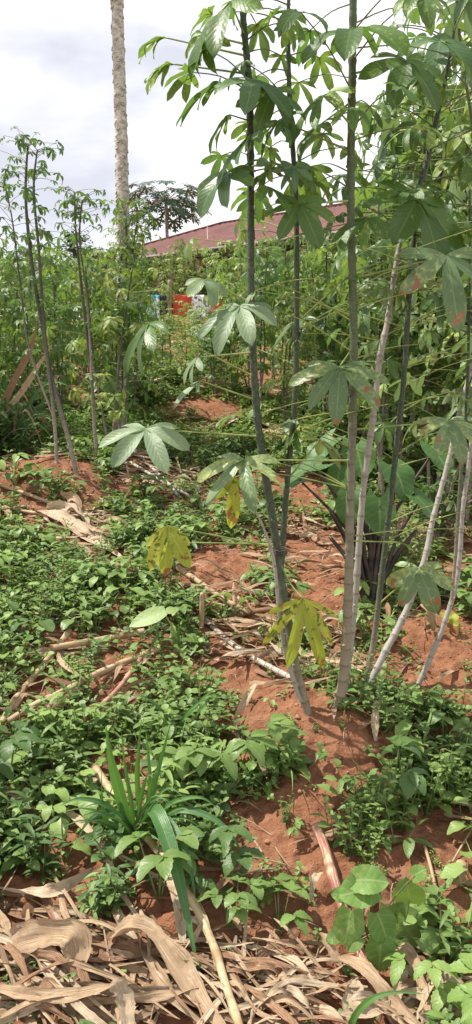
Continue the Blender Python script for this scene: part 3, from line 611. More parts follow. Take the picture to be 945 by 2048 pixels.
heap('dry strip on the slope between the double stem and the taro', 'dry strips before the taro', 18, 620, 1110, 90, 70, 0, .004, .014, .1, .3, ('dry', 'dry_pale', 'dry_brown'))
heap('dry leaf scrap in the bottom right corner', 'dry leaves at bottom right', 14, 860, 2030, 110, 50, 10, .012, .03, .1, .26, ('dry', 'dry_pale'))
heap('dry leaf on the ground below the red mound at left', 'dry leaves below the left mound', 14, 150, 1070, 90, 50, -40, .012, .035, .15, .35, ('dry_pale', 'dry'))
heap('dry stick-like leaf in the tangle beneath the big pale cassava leaf', 'dry leaves under the pale leaf', 22, 330, 950, 90, 35, -45, .008, .022, .2, .5, ('dry_pale', 'dry', 'dry_brown'))
heap('dry leaf between the stalks and weeds at the left', 'dry leaves among the left weeds', 14, 130, 1380, 150, 100, 40, .01, .025, .12, .3, ('dry', 'dry_brown', 'dry_pale'))
heap('brown dry leaf on the ground around the taro plant', 'dry leaves round the taro', 18, 720, 1060, 200, 40, 5, .015, .035, .2, .4, ('dry', 'dry_brown', 'dry_pale'))

# ------------------------------------------------------------------ tall grass clump, small taro, bean
def blades(root, spec, matn, part='blade'):
    for (pts, w, mt) in spec:
        V_ = []
        for (px, py, Y) in pts: V_.append(at(px, py, Y))
        w *= .7
        p0 = V_[0]; pr = smooth_path([(v, mw(w, v)/2) for v in V_], 16); mb = MB(); VV = []; UVs = []; F = []
        for i, (p, r) in enumerate(pr):
            t = i/16; d = (pr[min(i+1, 16)][0]-pr[max(i-1, 0)][0]).normalized(); view = -p.normalized(); s = d.cross(view*.8+Vector((0, 0, .5))).normalized(); nn = s.cross(d)
            wd = r*min(1, .45+t*3)*min(1, (1-t)*1.8+.03)
            for k in range(5): q = k/2-1; VV.append(p+s*(q*wd)+nn*(.38*abs(q)*wd)); UVs.append((k/4, t))
        for i in range(16):
            for k in range(4): F.append((i*5+k, i*5+k+1, i*5+k+6, i*5+k+5))
        mb.add(VV, F, UVs); mb.build(part, M[mt], root)
gb = gp(275, 1700); Yg0 = gb.y
gr = empty('grass_clump', gb); tag(gr, 'tall green grass clump with long arching blades left of centre', 'grass clump')
Y0 = Yg0
blades(gr, [([(268, 1700, Y0), (240, 1590, Y0-.02), (222, 1520, Y0-.03), (213, 1452, Y0-.03)], 30, 'grass'),
            ([(285, 1660, Y0), (310, 1622, Y0-.1), (345, 1710, Y0-.22), (372, 1820, Y0-.33), (397, 1945, Y0-.42)], 42, 'grass_deep'),
            ([(300, 1650, Y0), (325, 1632, Y0-.08), (372, 1700, Y0-.2), (392, 1800, Y0-.28)], 24, 'grass_deep'),
            ([(300, 1660, Y0), (350, 1622, Y0-.03), (410, 1630, Y0-.06), (460, 1665, Y0-.1), (495, 1730, Y0-.12)], 20, 'grass_deep'),
            ([(295, 1650, Y0), (340, 1608, Y0-.02), (400, 1595, Y0-.04), (440, 1620, Y0-.04)], 13, 'grass'),
            ([(272, 1690, Y0), (262, 1600, Y0), (250, 1530, Y0+.02), (243, 1462, Y0+.02)], 11, 'grass'),
            ([(282, 1640, Y0), (275, 1560, Y0), (278, 1500, Y0), (283, 1440, Y0)], 14, 'grass'),
            ([(295, 1640, Y0), (312, 1560, Y0), (328, 1500, Y0), (342, 1445, Y0)], 13, 'grass'),
            ([(290, 1650, Y0), (300, 1560, Y0), (296, 1500, Y0+.02), (292, 1462, Y0)], 9, 'grass'),
            ([(245, 1700, Y0-.02), (262, 1678, Y0-.06), (290, 1668, Y0-.1), (322, 1682, Y0-.14)], 19, 'grass'),
            ([(265, 1660, Y0), (215, 1612, Y0-.02), (160, 1598, Y0-.04), (120, 1612, Y0-.06)], 15, 'grass_deep'),
            ([(270, 1670, Y0), (230, 1625, Y0-.02), (180, 1640, Y0-.05), (150, 1690, Y0-.08)], 14, 'grass_deep'),
            ([(310, 1720, Y0), (325, 1750, Y0-.05), (332, 1800, Y0-.08), (330, 1835, Y0-.08)], 13, 'grass_deep'),
            ([(280, 1680, Y0), (250, 1640, Y0-.02), (235, 1600, Y0-.02), (190, 1570, Y0-.04)], 16, 'grass_deep'),
            ([(275, 1700, Y0), (300, 1720, Y0-.04), (345, 1730, Y0-.08), (365, 1790, Y0-.1)], 13, 'grass_deep'),
            ([(240, 1680, Y0), (210, 1640, Y0-.02), (205, 1600, Y0-.02), (203, 1540, Y0)], 9, 'grass')], None)
fine = []
for k in range(26):
    x0 = 272+U(-22, 22); a = U(-1.35, 1.35); L = U(90, 200); dx = math.sin(a)*L; dy = math.cos(a)*L*.8; sag = U(0, .5)*abs(dx)
    fine.append(([(x0, 1690, Y0+U(-.03, .03)), (x0+dx*.35, 1690-dy*.6, Y0-.04), (x0+dx*.75, 1690-dy*.95+sag*.3, Y0-.07), (x0+dx*1.1, 1690-dy*1.0+sag, Y0-.1)], U(6, 13), rc('grass', 'grass', 'grass_deep')))
blades(gr, fine, None)
def grass_thing(label, spec, base):
    r = empty('grass_tuft', base); tag(r, label, 'grass'); blades(r, spec, None)
b_ = gp(165, 1500); Yb = b_.y
grass_thing('small bright grass tuft standing left of the tall clump', [([(165, 1530, Yb), (166, 1490, Yb), (164, 1450, Yb)], 8, 'grass'), ([(165, 1530, Yb), (150, 1490, Yb), (105, 1480, Yb-.04), (70, 1475, Yb-.05)], 14, 'grass'), ([(90, 1560, Yb-.05), (78, 1510, Yb-.07), (40, 1478, Yb-.1)], 15, 'grass')], b_)
b_ = gp(395, 1480); Yb = b_.y
grass_thing('low grass tuft arching over the soil right of the fallen stalks', [([(350, 1510, Yb), (360, 1450, Yb), (400, 1405, Yb), (470, 1390, Yb)], 10, 'grass'), ([(350, 1510, Yb), (370, 1440, Yb), (420, 1385, Yb+.02), (450, 1378, Yb)], 9, 'grass'), ([(350, 1510, Yb), (340, 1450, Yb), (300, 1400, Yb), (250, 1390, Yb)], 9, 'grass_deep'), ([(350, 1510, Yb), (400, 1420, Yb), (430, 1400, Yb)], 7, 'grass')], b_)
b_ = gp(700, 2090); Yb = b_.y
grass_thing('single grass blade arching in from the bottom edge', [([(690, 2120, Yb), (705, 2045, Yb), (740, 2002, Yb-.02), (790, 1985, Yb-.02), (850, 1988, Yb-.02)], 17, 'grass')], b_)
b_ = gp(355, 1310); Yb = b_.y
r = empty('young_taro', b_); tag(r, 'young taro plant with one pale arrow-shaped leaf', 'taro plant')
mb = MB(); tube(mb, smooth_path([(b_, .006), (at(352, 1270, Yb), .005), (at(330, 1228, Yb-.03), .003)], 8), 6); mb.build('stem', M['petiole'], r)
mb = MB(); hub = at(332, 1222, Yb-.03); leaf(mb, hub, Vector((-1, -.25, -.32)), Vector((0, -.6, 1)), mw(78, hub), mw(42, hub), p_heart, 9, 4, .15, .12); leaf(mb, hub, Vector((1, .1, .1)), Vector((0, -.6, 1)), mw(24, hub), mw(20, hub), p_heart, 5, 2, .3, .1); mb.build('leaf', M['weed_light'], r)
mb = MB(); leaf(mb, b_, Vector((.06, 0, 1)), Vector((0, -1, 0)), mw(70, hub), mw(9, hub), p_strap, 8, 2, .1, .4); leaf(mb, b_, Vector((-.2, 0, 1)), Vector((0, -1, 0)), mw(60, hub), mw(8, hub), p_strap, 8, 2, .1, .4); mb.build('young_shoot', M['grass'], r)
# heart-leaved bean, bottom right
bb = gp(745, 1890); r = empty('bean_plant', bb); tag(r, 'bean seedlings with large heart-shaped bright leaves over the red-streaked stalk', 'bean plant')
for (hx, hy, s, ang, mt) in [(700, 1835, 58, -100, 'weed_light'), (735, 1778, 64, 178, 'weed_light'), (760, 1838, 56, -70, 'weed_light'), (762, 1890, 54, -95, 'weed_light'), (805, 1845, 70, -50, 'weed'), (820, 1800, 60, 100, 'weed'), (775, 1885, 34, -50, 'weed_light'), (805, 1890, 40, -80, 'weed'), (725, 1760, 55, 20, 'weed_light'), (792, 1830, 34, 80, 'weed'), (690, 1790, 30, 150, 'weed_light'), (850, 1880, 36, -30, 'weed'), (742, 1920, 34, -100, 'weed_light'), (675, 1870, 26, 200, 'weed'), (830, 1750, 30, 60, 'weed_light'), (715, 1880, 30, -140, 'weed')]:
    Y = bb.y-.04+U(-.05, .03); hub = at(hx, hy, Y); g0 = Vector((bb.x+U(-.05, .05), bb.y+U(-.02, .03), 0)); g0.z = ground(g0.x, g0.y)
    mb = MB(); a = rad(ang); d = Vector((math.cos(a), -.35, math.sin(a)*.8)); L = mw(s, hub)
    leaf(mb, hub-d.normalized()*L*.2, d, Vector((U(-.2, .2), -.75, .75)), L*1.08, L*.98, p_heart, 16, 6, U(.3, .9), U(.05, .25), .04, U(-.3, .3), 0, .05, .2)
    lo = mb.build('leaf', M['bean' if mt == 'weed_light' else mt], r); mb = MB(); tube(mb, smooth_path([(g0, .002), ((g0+hub)/2+Vector((U(-.02, .02), 0, .01)), .0018), (hub, .0015)], 8), 4); c = mb.build('petiole', M['weedstem'], lo)
# bigger hand-placed weeds
def bigweed(px, py, s, kind, mt, label):
    p = gp(px, py); i = random.randrange(len(WP[kind])); place_weed(kind, i, mt, p.x, p.y, p.z, U(0, 6.28), s*(.62 if kind == 'serrate' else .72), px, py, label)
for (px, py, s, k, mt, lb) in [(470, 1850, 1.25, 'serrate', 'weed', 'dark toothed-leaf weed left of the bright-topped one near the bottom'), (560, 1870, 1.3, 'serrate', 'weed', 'toothed-leaf weed just left of the red-streaked stalk'),
        (425, 1800, 1.1, 'serrate', 'weed_dark', 'toothed-leaf weed right of the broad hanging grass blade'), (585, 1800, 1.3, 'ovate', 'weed_light', 'bright-topped weed between the toothed ones and the red-streaked stalk'),
        (480, 1735, 1.1, 'serrate', 'weed', 'toothed-leaf weed below the arching grass tip'), (690, 1600, 1.7, 'ovate', 'weed', 'tall light weed in the middle of the bare bank'), (790, 1570, 1.8, 'ovate', 'weed', 'big leafy weed on the bank crest at right'),
        (850, 1600, 1.7, 'ovate', 'weed_light', 'pale leafy weed right of the big one on the bank crest'), (900, 1560, 1.6, 'ovate', 'weed', 'leafy weed at the right edge on the bank crest'), (800, 1660, 1.4, 'fine', 'weed_light', 'fine-leaved weed hanging down the right bank'),
        (740, 1730, 1.2, 'fine', 'weed_light', 'light fine-leaved weed just above the heart-leaved bean'), (930, 1920, 1.7, 'ovate', 'weed_light', 'large light weed cut by the right edge near the bottom'), (900, 2000, 1.2, 'ovate', 'weed', 'weed in bottom right corner above the level dry leaf'),
        (500, 1560, 1.3, 'ovate', 'weed', 'leafy weed left of the soil slope, below the mound'), (600, 1540, 1.5, 'ovate', 'weed', 'dark leafy weed growing on the front foot of the mound'), (430, 1440, 1.3, 'ovate', 'weed', 'weed on the left foot of the cassava mound'), (570, 1650, 1.0, 'fine', 'weed', 'small ferny weed alone on the soil slope'), (680, 1370, 1.3, 'fine', 'weed', 'bushy weed wrapping the foot of the forward right stem'),
        (800, 1420, 1.5, 'ovate', 'weed', 'bushy weed in front of the slanting grey stem'), (770, 1400, 1.4, 'fine', 'weed', 'fine-leaved weed right of the pale forward stem'), (860, 1450, 1.6, 'ovate', 'weed', 'broad weed right of the cassava stems on the bank'),
        (650, 1360, 1.3, 'ovate', 'weed', 'weed squeezed between the double stem and the forward stem'), (30, 1580, 1.5, 'ovate', 'weed_light', 'pale broad weed at the left edge above the dry leaf'), (390, 1960, .9, 'ovate', 'weed', 'small weed sprouting through dry leaves left of the yellow stalk'),
        (150, 2020, 1.0, 'ovate', 'weed', 'small weed sprouting through dry leaves at the bottom left'), (290, 1750, 1.1, 'ovate', 'weed_light', 'light weed under the grass clump')]:
    bigweed(px, py, s, k, mt, lb)

# ------------------------------------------------------------------ cassava, the subject
def pstem(pts, Y0, Y1):
    n = len(pts)-1; return [(at(px, py, Y0+(Y1-Y0)*i/n), mw(w*.87, at(px, py, Y0))/2) for i, (px, py, w) in enumerate(pts)]
def stem_part(root, pr, mat, node=.058, amp=.22, nm='stem', dens=.012):
    L = sum((pr[i+1][0]-pr[i][0]).length for i in range(len(pr)-1)); sp = smooth_path(pr, int(L/dens)); mb = MB(); tube(mb, sp, 8, node=node, nodeamp=amp)
    # leaf scars: a small nub at each node
    acc = 0; last = 0; a = U(0, 6)
    for i in range(1, len(sp)):
        acc += (sp[i][0]-sp[i-1][0]).length
        if acc-last > node*1.0:
            last = acc; a += 2.4; d = Vector((math.cos(a), math.sin(a), .35)).normalized(); p, r_ = sp[i]
            tube(mb, [(p+d*r_*.5, r_*.5), (p+d*r_*1.35, r_*.33)], 6, v0=acc)
    o = mb.build(nm, M[mat], root); return o, sp
def near_pt(sp, py):
    return min(sp, key=lambda q: abs(proj(*q[0])[1]-py))[0]
def cleaf(root, sp, apy, hx, hy, dY, Lpx, az, E, curl=.6, nl=6, mat='cassava', pm='petiole', spread=2.0, Wr=.3, wave=.045, twist=.5, sag=.0, label=None, roll=0):
    a = near_pt(sp, apy); hub = at(hx, hy, a.y+dY); mb = MB(); palmate(mb, hub, rad(az), rad(E), mw(Lpx*1.25, hub), nl, Wr*.88, spread, curl, wave, twist, 0, 9, 4, roll)
    o = mb.build('leaf', M[mat], root)
    if label: o['label'] = label
    mid = (a+hub)/2+Vector((0, 0, sag*(a-hub).length)); mb = MB(); tube(mb, smooth_path([(a, .0036), (mid, .0026), (hub, .0022)], 10), 6); c = mb.build('petiole', M[pm], o)
    return o
def rleaf(root, p, az, el, plen, L, mat, pm, nl=None, E=None, curl=None, wave=.05, twist=.7, rows=6, Wr=.28):
    d = Vector((math.cos(az)*math.cos(el), math.sin(az)*math.cos(el), math.sin(el))); hub = p+d*plen+Vector((0, 0, -plen*.06)); mb = MB()
    palmate(mb, hub, az+U(-.5, .5), E if E is not None else U(.2, 1.1), L, nl or rc(5, 5, 6, 7), Wr, U(1.5, 2.2), curl or U(.5, 1.3), wave, twist, 0, rows, 2, U(-.5, .5))
    o = mb.build('leaf', M[mat], root); mb = MB(); tube(mb, smooth_path([(p, .0028), (p+d*plen*.5+Vector((0, 0, .01)), .002), (hub, .0017)], 6), 4); c = mb.build('petiole', M[pm], o)
def randoms(root, sp, n, py0, py1, mats, L0=.07, L1=.13, pl0=.12, pl1=.3, azs=None, pm='petiole_up', **k):
    for i in range(n):
        L0_, L1_ = L0*1.15, L1*1.15; p = near_pt(sp, py0+(py1-py0)*(i+U(0, 1))/n); az = U(0, 6.28) if azs is None else rad(U(*azs)); rleaf(root, p, az, U(-.1, .5), U(pl0, pl1), U(L0_, L1_), rc(*mats), pm, **k)
YM = gp(618, 1425).y
# plant A: double stem with a thin pale shoot
A = empty('cassava_plant', gp(606, 1415)); tag(A, 'cassava plant with two tied dark stems on the red mound, leftmost of the near ones', 'cassava plant')
_, A1 = stem_part(A, pstem([(618, 1432, 19), (592, 1330, 18), (566, 1180, 18), (546, 1040, 18), (518, 860, 17), (504, 650, 16), (502, 420, 15), (500, 200, 14), (489, 60, 12), (480, -70, 9)], YM, YM+.03), 'stem_dark')
_, A2 = stem_part(A, pstem([(605, 1405, 14), (578, 1310, 14), (563, 1190, 14), (564, 1110, 14), (575, 960, 13), (590, 800, 13), (594, 600, 12), (592, 400, 11), (580, 200, 10), (577, 50, 8), (580, -60, 6)], YM+.04, YM+.15), 'stem_dark')
_, A3 = stem_part(A, pstem([(600, 1400, 9), (575, 1320, 9), (560, 1240, 8), (548, 1120, 7), (525, 1050, 5), (495, 990, 4)], YM-.02, YM-.06), 'stem_pale', amp=.1)
mb = MB(); tp = near_pt(A1, 1108)
for k in range(3): tube(mb, smooth_path([(tp+Vector((math.cos(q)*.026+.006, math.sin(q)*.03+.01, k*.006+.003*math.sin(q*2))), .0022) for q in np.linspace(0, 6.28, 9)], 24), 4)
mb.build('tie', M['tarostem'], A)
# plant B
B = empty('cassava_plant', gp(678, 1418)); tag(B, 'cassava plant with the thick upright stem in front and a pale thinner one behind', 'cassava plant')
_, B1 = stem_part(B, pstem([(674, 1420, 22), (688, 1345, 21), (697, 1200, 20), (701, 1000, 19), (708, 700, 18), (702, 400, 16), (705, 150, 15), (707, -30, 14), (706, -90, 12)], YM+.02, YM-.02), 'stem')
_, B2 = stem_part(B, pstem([(690, 1380, 15), (700, 1300, 15), (712, 1180, 15), (727, 980, 14), (745, 850, 14), (760, 720, 14), (776, 640, 13), (791, 540, 12), (803, 480, 10), (835, 400, 8), (858, 320, 7), (868, 260, 5)], YM+.1, YM+.35), 'stem_pale', .07, .3)
C = empty('cassava_plant', gp(728, 1392)); tag(C, 'cassava plant right of the thick stem, one dark stem leaning right and one pale slanting', 'cassava plant')
YC = gp(728, 1392).y
_, C1 = stem_part(C, pstem([(722, 1396, 13), (745, 1300, 13), (770, 1100, 13), (795, 880, 13), (808, 760, 12), (818, 600, 12), (829, 470, 11), (833, 400, 11), (860, 300, 11), (886, 180, 10), (908, 60, 8), (918, -50, 6)], YC, YC+.1), 'stem_dark')
_, C2 = stem_part(C, pstem([(738, 1372, 15), (770, 1305, 15), (797, 1255, 15), (826, 1190, 14), (852, 1110, 14), (866, 1040, 13), (885, 970, 12), (905, 890, 11), (925, 800, 10), (950, 700, 9), (960, 560, 7)], YC+.03, YC+.45), 'stem_pale', .07, .25)
D = empty('cassava_plant', gp(836, 1376)); tag(D, 'cassava plant with one bent grey stem nearest the right edge', 'cassava plant')
YD = gp(836, 1376).y
_, D1 = stem_part(D, pstem([(832, 1380, 12), (868, 1300, 12), (903, 1205, 11), (918, 1130, 11), (926, 1020, 10), (938, 930, 10), (950, 800, 9), (958, 600, 8), (950, 300, 7), (925, 120, 6), (915, 20, 5)], YD, YD+.25), 'stem_pale')
_, D2 = stem_part(D, pstem([(903, 1205, 7), (912, 1100, 8), (922, 950, 8), (935, 780, 7), (940, 500, 6), (938, 300, 5)], YD+.03, YD+.15), 'stem_dark')
# leaves one can point to
old = 'cassava_old'
cleaf(A, A1, 640, 480, 612, -.12, 100, -120, 30, .7, 7, 'cassava_dust_sheen', label='broad grey-green leaf spread in front of the left stem')
cleaf(A, A1, 758, 300, 648, -.15, 92, -150, 48, .8, 6, 'cassava_up', label='drooping leaf on the longest stalk, reaching far left', spread=1.6)
cleaf(A, A1, 872, 292, 858, -.18, 104, -95, 28, .55, 6, 'cassava_dust_sheen', label='large pale leaf held low at the far left', spread=2.1, Wr=.33, wave=.03)
cleaf(A, A1, 600, 410, 560, -.1, 60, -60, 30, .9, 5, 'cassava_dust_sheen', spread=1.9, Wr=.4)
cleaf(A, A1, 700, 395, 715, -.1, 55, -150, 50, .7, 4, 'cassava_dust_sheen', spread=1.1)
cleaf(A, A1, 800, 402, 762, -.1, 70, 195, 30, .6, 4, 'cassava_dust_sheen', spread=1.0)
cleaf(B, B1, 925, 488, 920, -.15, 108, -115, 38, .6, 6, 'cassava_old', label='leaf with yellow and brown lobes before the left stem')
cleaf(A, A1, 935, 470, 955, -.05, 90, -90, 72, .5, 3, 'yellow', spread=.8, label='hanging yellow and brown lobes under the browned leaf')
cleaf(A, A1, 1095, 335, 1052, -.1, 88, -90, 70, .35, 5, 'yellow', spread=.9, label='small yellow leaf hanging over the ground at left', Wr=.34)
cleaf(A, A1, 1120, 606, 1197, -.06, 118, -85, 72, .35, 6, 'yellow', spread=1.2, sag=-.1, label='bright yellow leaf hanging at the double stem', Wr=.19)
cleaf(A, A1, 1090, 385, 1085, -.0, 45, 180, 10, .6, 4, 'cassava')
cleaf(B, B2, 745, 680, 735, -.3, 108, -95, 42, .55, 7, 'cassava_old', label='large leaf with rusty edge hanging in front of the thick stem', Wr=.31)
cleaf(B, B1, 400, 600, 408, -.1, 78, -95, 50, .6, 6, 'cassava_up', label='dark leaf hanging like an umbrella left of the thick stem', Wr=.4, spread=2.2)
cleaf(B, B1, 563, 893, 512, -.05, 115, -85, 60, .4, 5, 'cassava_old', label='leaf with a browned tip on a long stalk at the right', spread=1.9, Wr=.32)
cleaf(B, B1, 860, 900, 842, -.1, 85, -75, 35, .7, 7, 'cassava_old', label='mottled leaf on a long level stalk at right edge')
cleaf(C, C1, 1205, 838, 1138, -.12, 75, -100, 45, .7, 6, 'cassava_old', label='lone low leaf between the slanting stems', Wr=.42)
cleaf(C, C1, 440, 834, 398, -.1, 118, -60, 55, .5, 7, 'cassava_up', label='very dark broad leaf high at the right', Wr=.42, spread=2.4)
cleaf(B, B1, 145, 812, 122, -.05, 95, -80, 50, .6, 6, 'cassava_up', Wr=.33, spread=2.3, label='leaf with spread fingers against the sky right of the thick stem')
cleaf(B, B1, 120, 706, 62, -.14, 115, -100, 18, .9, 7, 'cassava_up', label='big leaf crossing the top of the thick stem', spread=2.7, Wr=.36)
cleaf(C, C1, 150, 880, 82, -.15, 95, -75, 35, .8, 6, 'cassava', spread=2.3, Wr=.35)
cleaf(A, A1, 70, 462, 4, -.1, 125, -150, 48, .6, 6, 'cassava_up', label='topmost drooping leaf of the left stem', spread=2.2, Wr=.33)
cleaf(A, A1, 165, 440, 165, -.08, 90, -165, 30, .6, 5, 'cassava_up', spread=1.2)
cleaf(A, A1, 195, 505, 162, -.12, 88, -60, 30, .9, 6, 'cassava', spread=2.4, Wr=.36)
cleaf(A, A1, 220, 545, 182, -.05, 80, -80, 55, .7, 6, 'cassava_up', spread=1.9, Wr=.34)
cleaf(A, A1, 300, 505, 270, -.12, 105, -160, 42, .5, 5, 'cassava_up', spread=1.3, Wr=.33)
cleaf(A, A1, 380, 455, 345, -.1, 78, -130, 45, .7, 6, 'cassava', spread=2.0, Wr=.42)
cleaf(A, A1, 240, 462, 230, -.06, 65, 185, 40, .8, 5, 'mosaic', wave=.08, spread=1.2)
cleaf(A, A1, 90, 408, 68, -.05, 60, -120, 70, .9, 6, 'mosaic', wave=.1, twist=1)
cleaf(A, A1, 150, 345, 128, .0, 60, 180, 20, .9, 5, 'mosaic', wave=.12, twist=1.4, spread=.8)
cleaf(A, A1, 110, 330, 75, .05, 55, 185, 15, 1.1, 5, 'mosaic', wave=.12, twist=1.4, spread=.7)
cleaf(A, A1, 330, 540, 325, -.1, 75, -30, 15, .8, 6, 'cassava', spread=2.3)
cleaf(A, A1, 350, 530, 372, -.1, 70, -40, 25, .8, 5, 'cassava_up', spread=2.0)
cleaf(B, B1, 205, 640, 250, .05, 75, 200, 40, .8, 6, 'mosaic', wave=.06)
cleaf(B, B1, 255, 650, 190, .0, 80, 210, 40, .8, 6, 'mosaic', wave=.06)
cleaf(B, B1, 300, 560, 240, .0, 70, 210, 50, .8, 5, 'cassava_up')
cleaf(C, C1, 170, 780, 215, .0, 70, 200, 40, .8, 5, 'mosaic', wave=.06)
cleaf(C, C1, 560, 925, 500, -.1, 90, -50, 40, .6, 5, 'cassava', spread=1.8)
cleaf(C, C1, 620, 870, 585, .05, 60, -60, 60, .6, 5, 'cassava', spread=1.8)
cleaf(B, B1, 540, 600, 640, .2, 70, 200, 30, .7, 5, 'cassava')
cleaf(B, B1, 1080, 800, 1085, .1, 40, 0, 20, .7, 4, 'mosaic')
cleaf(A, A2, 960, 640, 880, .0, 60, 20, 40, .7, 5, 'cassava_old')
cleaf(B, B1, 700, 590, 860, .1, 60, 200, 50, .7, 5, 'mosaic')
# bare leaf stalks still on the stems, and random crown leaves
def bare(root, sp, n, py0, py1, sides=(-1, 1)):
    for i in range(n):
        p = near_pt(sp, U(py0, py1)); s = rc(*sides); L = U(.18, .42); d = Vector((s, U(-.7, .7), U(.05, .55))).normalized(); mb = MB()
        e = p+d*L; tube(mb, smooth_path([(p, .0032), (p+d*L*.5+Vector((0, 0, .012)), .0022), (e, .0017)], 8), 4, cap=False)
        o = mb.build('petiole', M['petiole'], root)
        if random.random() < .7:
            mb = MB(); palmate(mb, e, math.atan2(d.y, d.x), U(.3, 1.2), U(.05, .1), rc(4, 5, 6), .3, U(1.3, 2.1), U(.5, 1.2), .06, .6, 0, 6); c = mb.build('leaf', M[rc('cassava_old', 'mosaic', 'cassava')], o)
bare(B, B1, 16, 480, 1130); bare(A, A2, 9, 450, 900, (1, 1, -1)); bare(C, C1, 14, 420, 1100, (1, 1, -1)); bare(A, A1, 4, 450, 900, (1,)); bare(B, B2, 7, 500, 1000); bare(D, D1, 8, 400, 1150, (-1, 1))
randoms(A, A1, 12, -60, 420, ('mosaic', 'cassava_up', 'mosaic'), .06, .11, .08, .2, wave=.07)
randoms(A, A2, 16, -50, 420, ('mosaic', 'cassava_up', 'mosaic'), .06, .11, .1, .26, wave=.07)
randoms(B, B1, 18, -80, 400, ('cassava_up', 'mosaic', 'cassava'), .08, .13, .14, .34, wave=.04)
randoms(B, B2, 18, 260, 600, ('mosaic', 'mosaic', 'cassava_up'), .06, .11, .1, .3, wave=.06)
randoms(C, C1, 34, -50, 520, ('cassava_up', 'mosaic', 'cassava', 'mosaic'), .07, .13, .1, .32, wave=.05)
randoms(C, C2, 14, 560, 900, ('cassava_old', 'mosaic', 'cassava'), .07, .12, .1, .3)
randoms(D, D1, 26, 20, 800, ('mosaic', 'cassava_up', 'cassava'), .07, .12, .1, .3)
randoms(D, D2, 14, 300, 700, ('mosaic', 'cassava'), .07, .12, .1, .3)

# ------------------------------------------------------------------ slender cassava plants at left and in the background
def slender(label, base_px, stems, Y, nleaf, L0, L1, mat='mosaic', top=.62, group=None):
    root = empty('cassava_plant', at(*base_px, Y)); tag(root, label, 'cassava plant', group)
    for pts in stems:
        o, sp = stem_part(root, pstem(pts, Y, Y+U(-.1, .1)), 'stem_thin', .05, .15, dens=.025); fm = MB(); pm = MB()
        n = len(sp)
        for k in range(nleaf):
            i = int(n*(1-top*random.random()**1.5)); i = min(i, n-1); p = sp[i][0]; az = U(0, 6.28); el = U(0, .7); pl = U(.06, .2); d = Vector((math.cos(az)*math.cos(el), math.sin(az)*math.cos(el), math.sin(el))); hb = p+d*pl
            tube(fm, smooth_path([(p, .002), (p+d*pl*.5+Vector((0, 0, .01)), .0015), (hb, .0012)], 3), 4, 1, cap=False); palmate(fm, hb, az, U(.2, 1.3), U(L0, L1), rc(4, 5, 5), .3, U(1.2, 2), U(.5, 1.3), .08, .8, 0, 4)
        fm.build('foliage', [M[mat], M['petiole_up']], root)
YE = gp(150, 950).y
slender('slender cassava with three thin stems standing on the red mound at left', (150, 948), [
    [(154, 952, 11), (138, 880, 10), (118, 810, 10), (100, 740, 9), (85, 650, 9), (66, 540, 8), (52, 400, 6), (56, 290, 4)],
    [(114, 925, 8), (110, 850, 8), (98, 740, 7), (86, 620, 7), (78, 500, 6), (68, 380, 5), (75, 300, 3)],
    [(110, 840, 5), (60, 700, 5), (40, 560, 4), (25, 440, 3), (8, 360, 3)]], YE, 50, .04, .075, 'cassava_up')
slender('slender dark-stemmed cassava just right of the three-stemmed one at left', (196, 935), [
    [(196, 940, 8), (190, 860, 8), (184, 760, 7), (172, 650, 7), (162, 560, 6), (152, 460, 4), (150, 385, 3)], [(184, 760, 5), (175, 600, 4), (160, 480, 4), (165, 400, 3)]], YE+.3, 40, .04, .075, 'cassava_up')
slender('slender cassava in front of the pale tall trunk', (236, 890), [
    [(228, 900, 7), (232, 800, 7), (240, 680, 6), (252, 560, 6), (254, 480, 5), (250, 420, 3)], [(245, 890, 6), (256, 760, 6), (258, 640, 5), (262, 540, 4), (275, 440, 3)], [(236, 880, 5), (222, 740, 5), (236, 600, 4), (245, 500, 4)]], gp(236, 890).y, 74, .04, .07, 'mosaic')
# field copies
def field_proto(hh, ns, nl, mat, Lr=(.08, .14)):
    root = empty('cassava_plant', (0, 0, 0)); sm = []; fm = MB(); pm = MB()
    for s in range(ns):
        a = U(0, 6.28); l = U(.05, .28); top = Vector((math.cos(a)*l, math.sin(a)*l, hh*U(.8, 1))); mid = top*.5+Vector((U(-.05, .05), U(-.05, .05), 0))
        sp = smooth_path([(Vector((U(-.03, .03), U(-.03, .03), -.05)), .010), (mid, .008), (top, .005)], 24); mb = MB(); tube(mb, sp, 6, node=.06, nodeamp=.15); mb.build('stem', M['stem_thin'], root)
        for k in range(nl):
            i = int(24*(1-.72*random.random()**1.2)); p = sp[i][0]; az = U(0, 6.28); el = U(0, .6); pl = U(.1, .3); d = Vector((math.cos(az)*math.cos(el), math.sin(az)*math.cos(el), math.sin(el))); hb = p+d*pl
            tube(fm, [(p, .0025), (hb, .0018)], 4, 1, cap=False); palmate(fm, hb, az, U(.2, 1.3), U(*Lr), rc(4, 5, 6), .28, U(1.3, 2.1), U(.5, 1.2), .06, .6, 0, 4)
    fm.build('foliage', [M[mat], M['petiole']], root); return root
FP = [(field_proto(1.5, 2, 42, 'far_leaf'), 1.5), (field_proto(1.5, 2, 46, 'far_leaf'), 1.5), (field_proto(1.5, 2, 44, 'mosaic'), 1.5), (field_proto(1.5, 2, 38, 'cassava_up'), 1.5)]
used = [False]*4
FA = [(100, 'left of the tall pale trunk'), (330, 'between pale trunk and double stem'), (560, 'between the two nearest plants'), (740, 'right behind the thick near stem'), (900, 'at the right edge behind the near plants')]
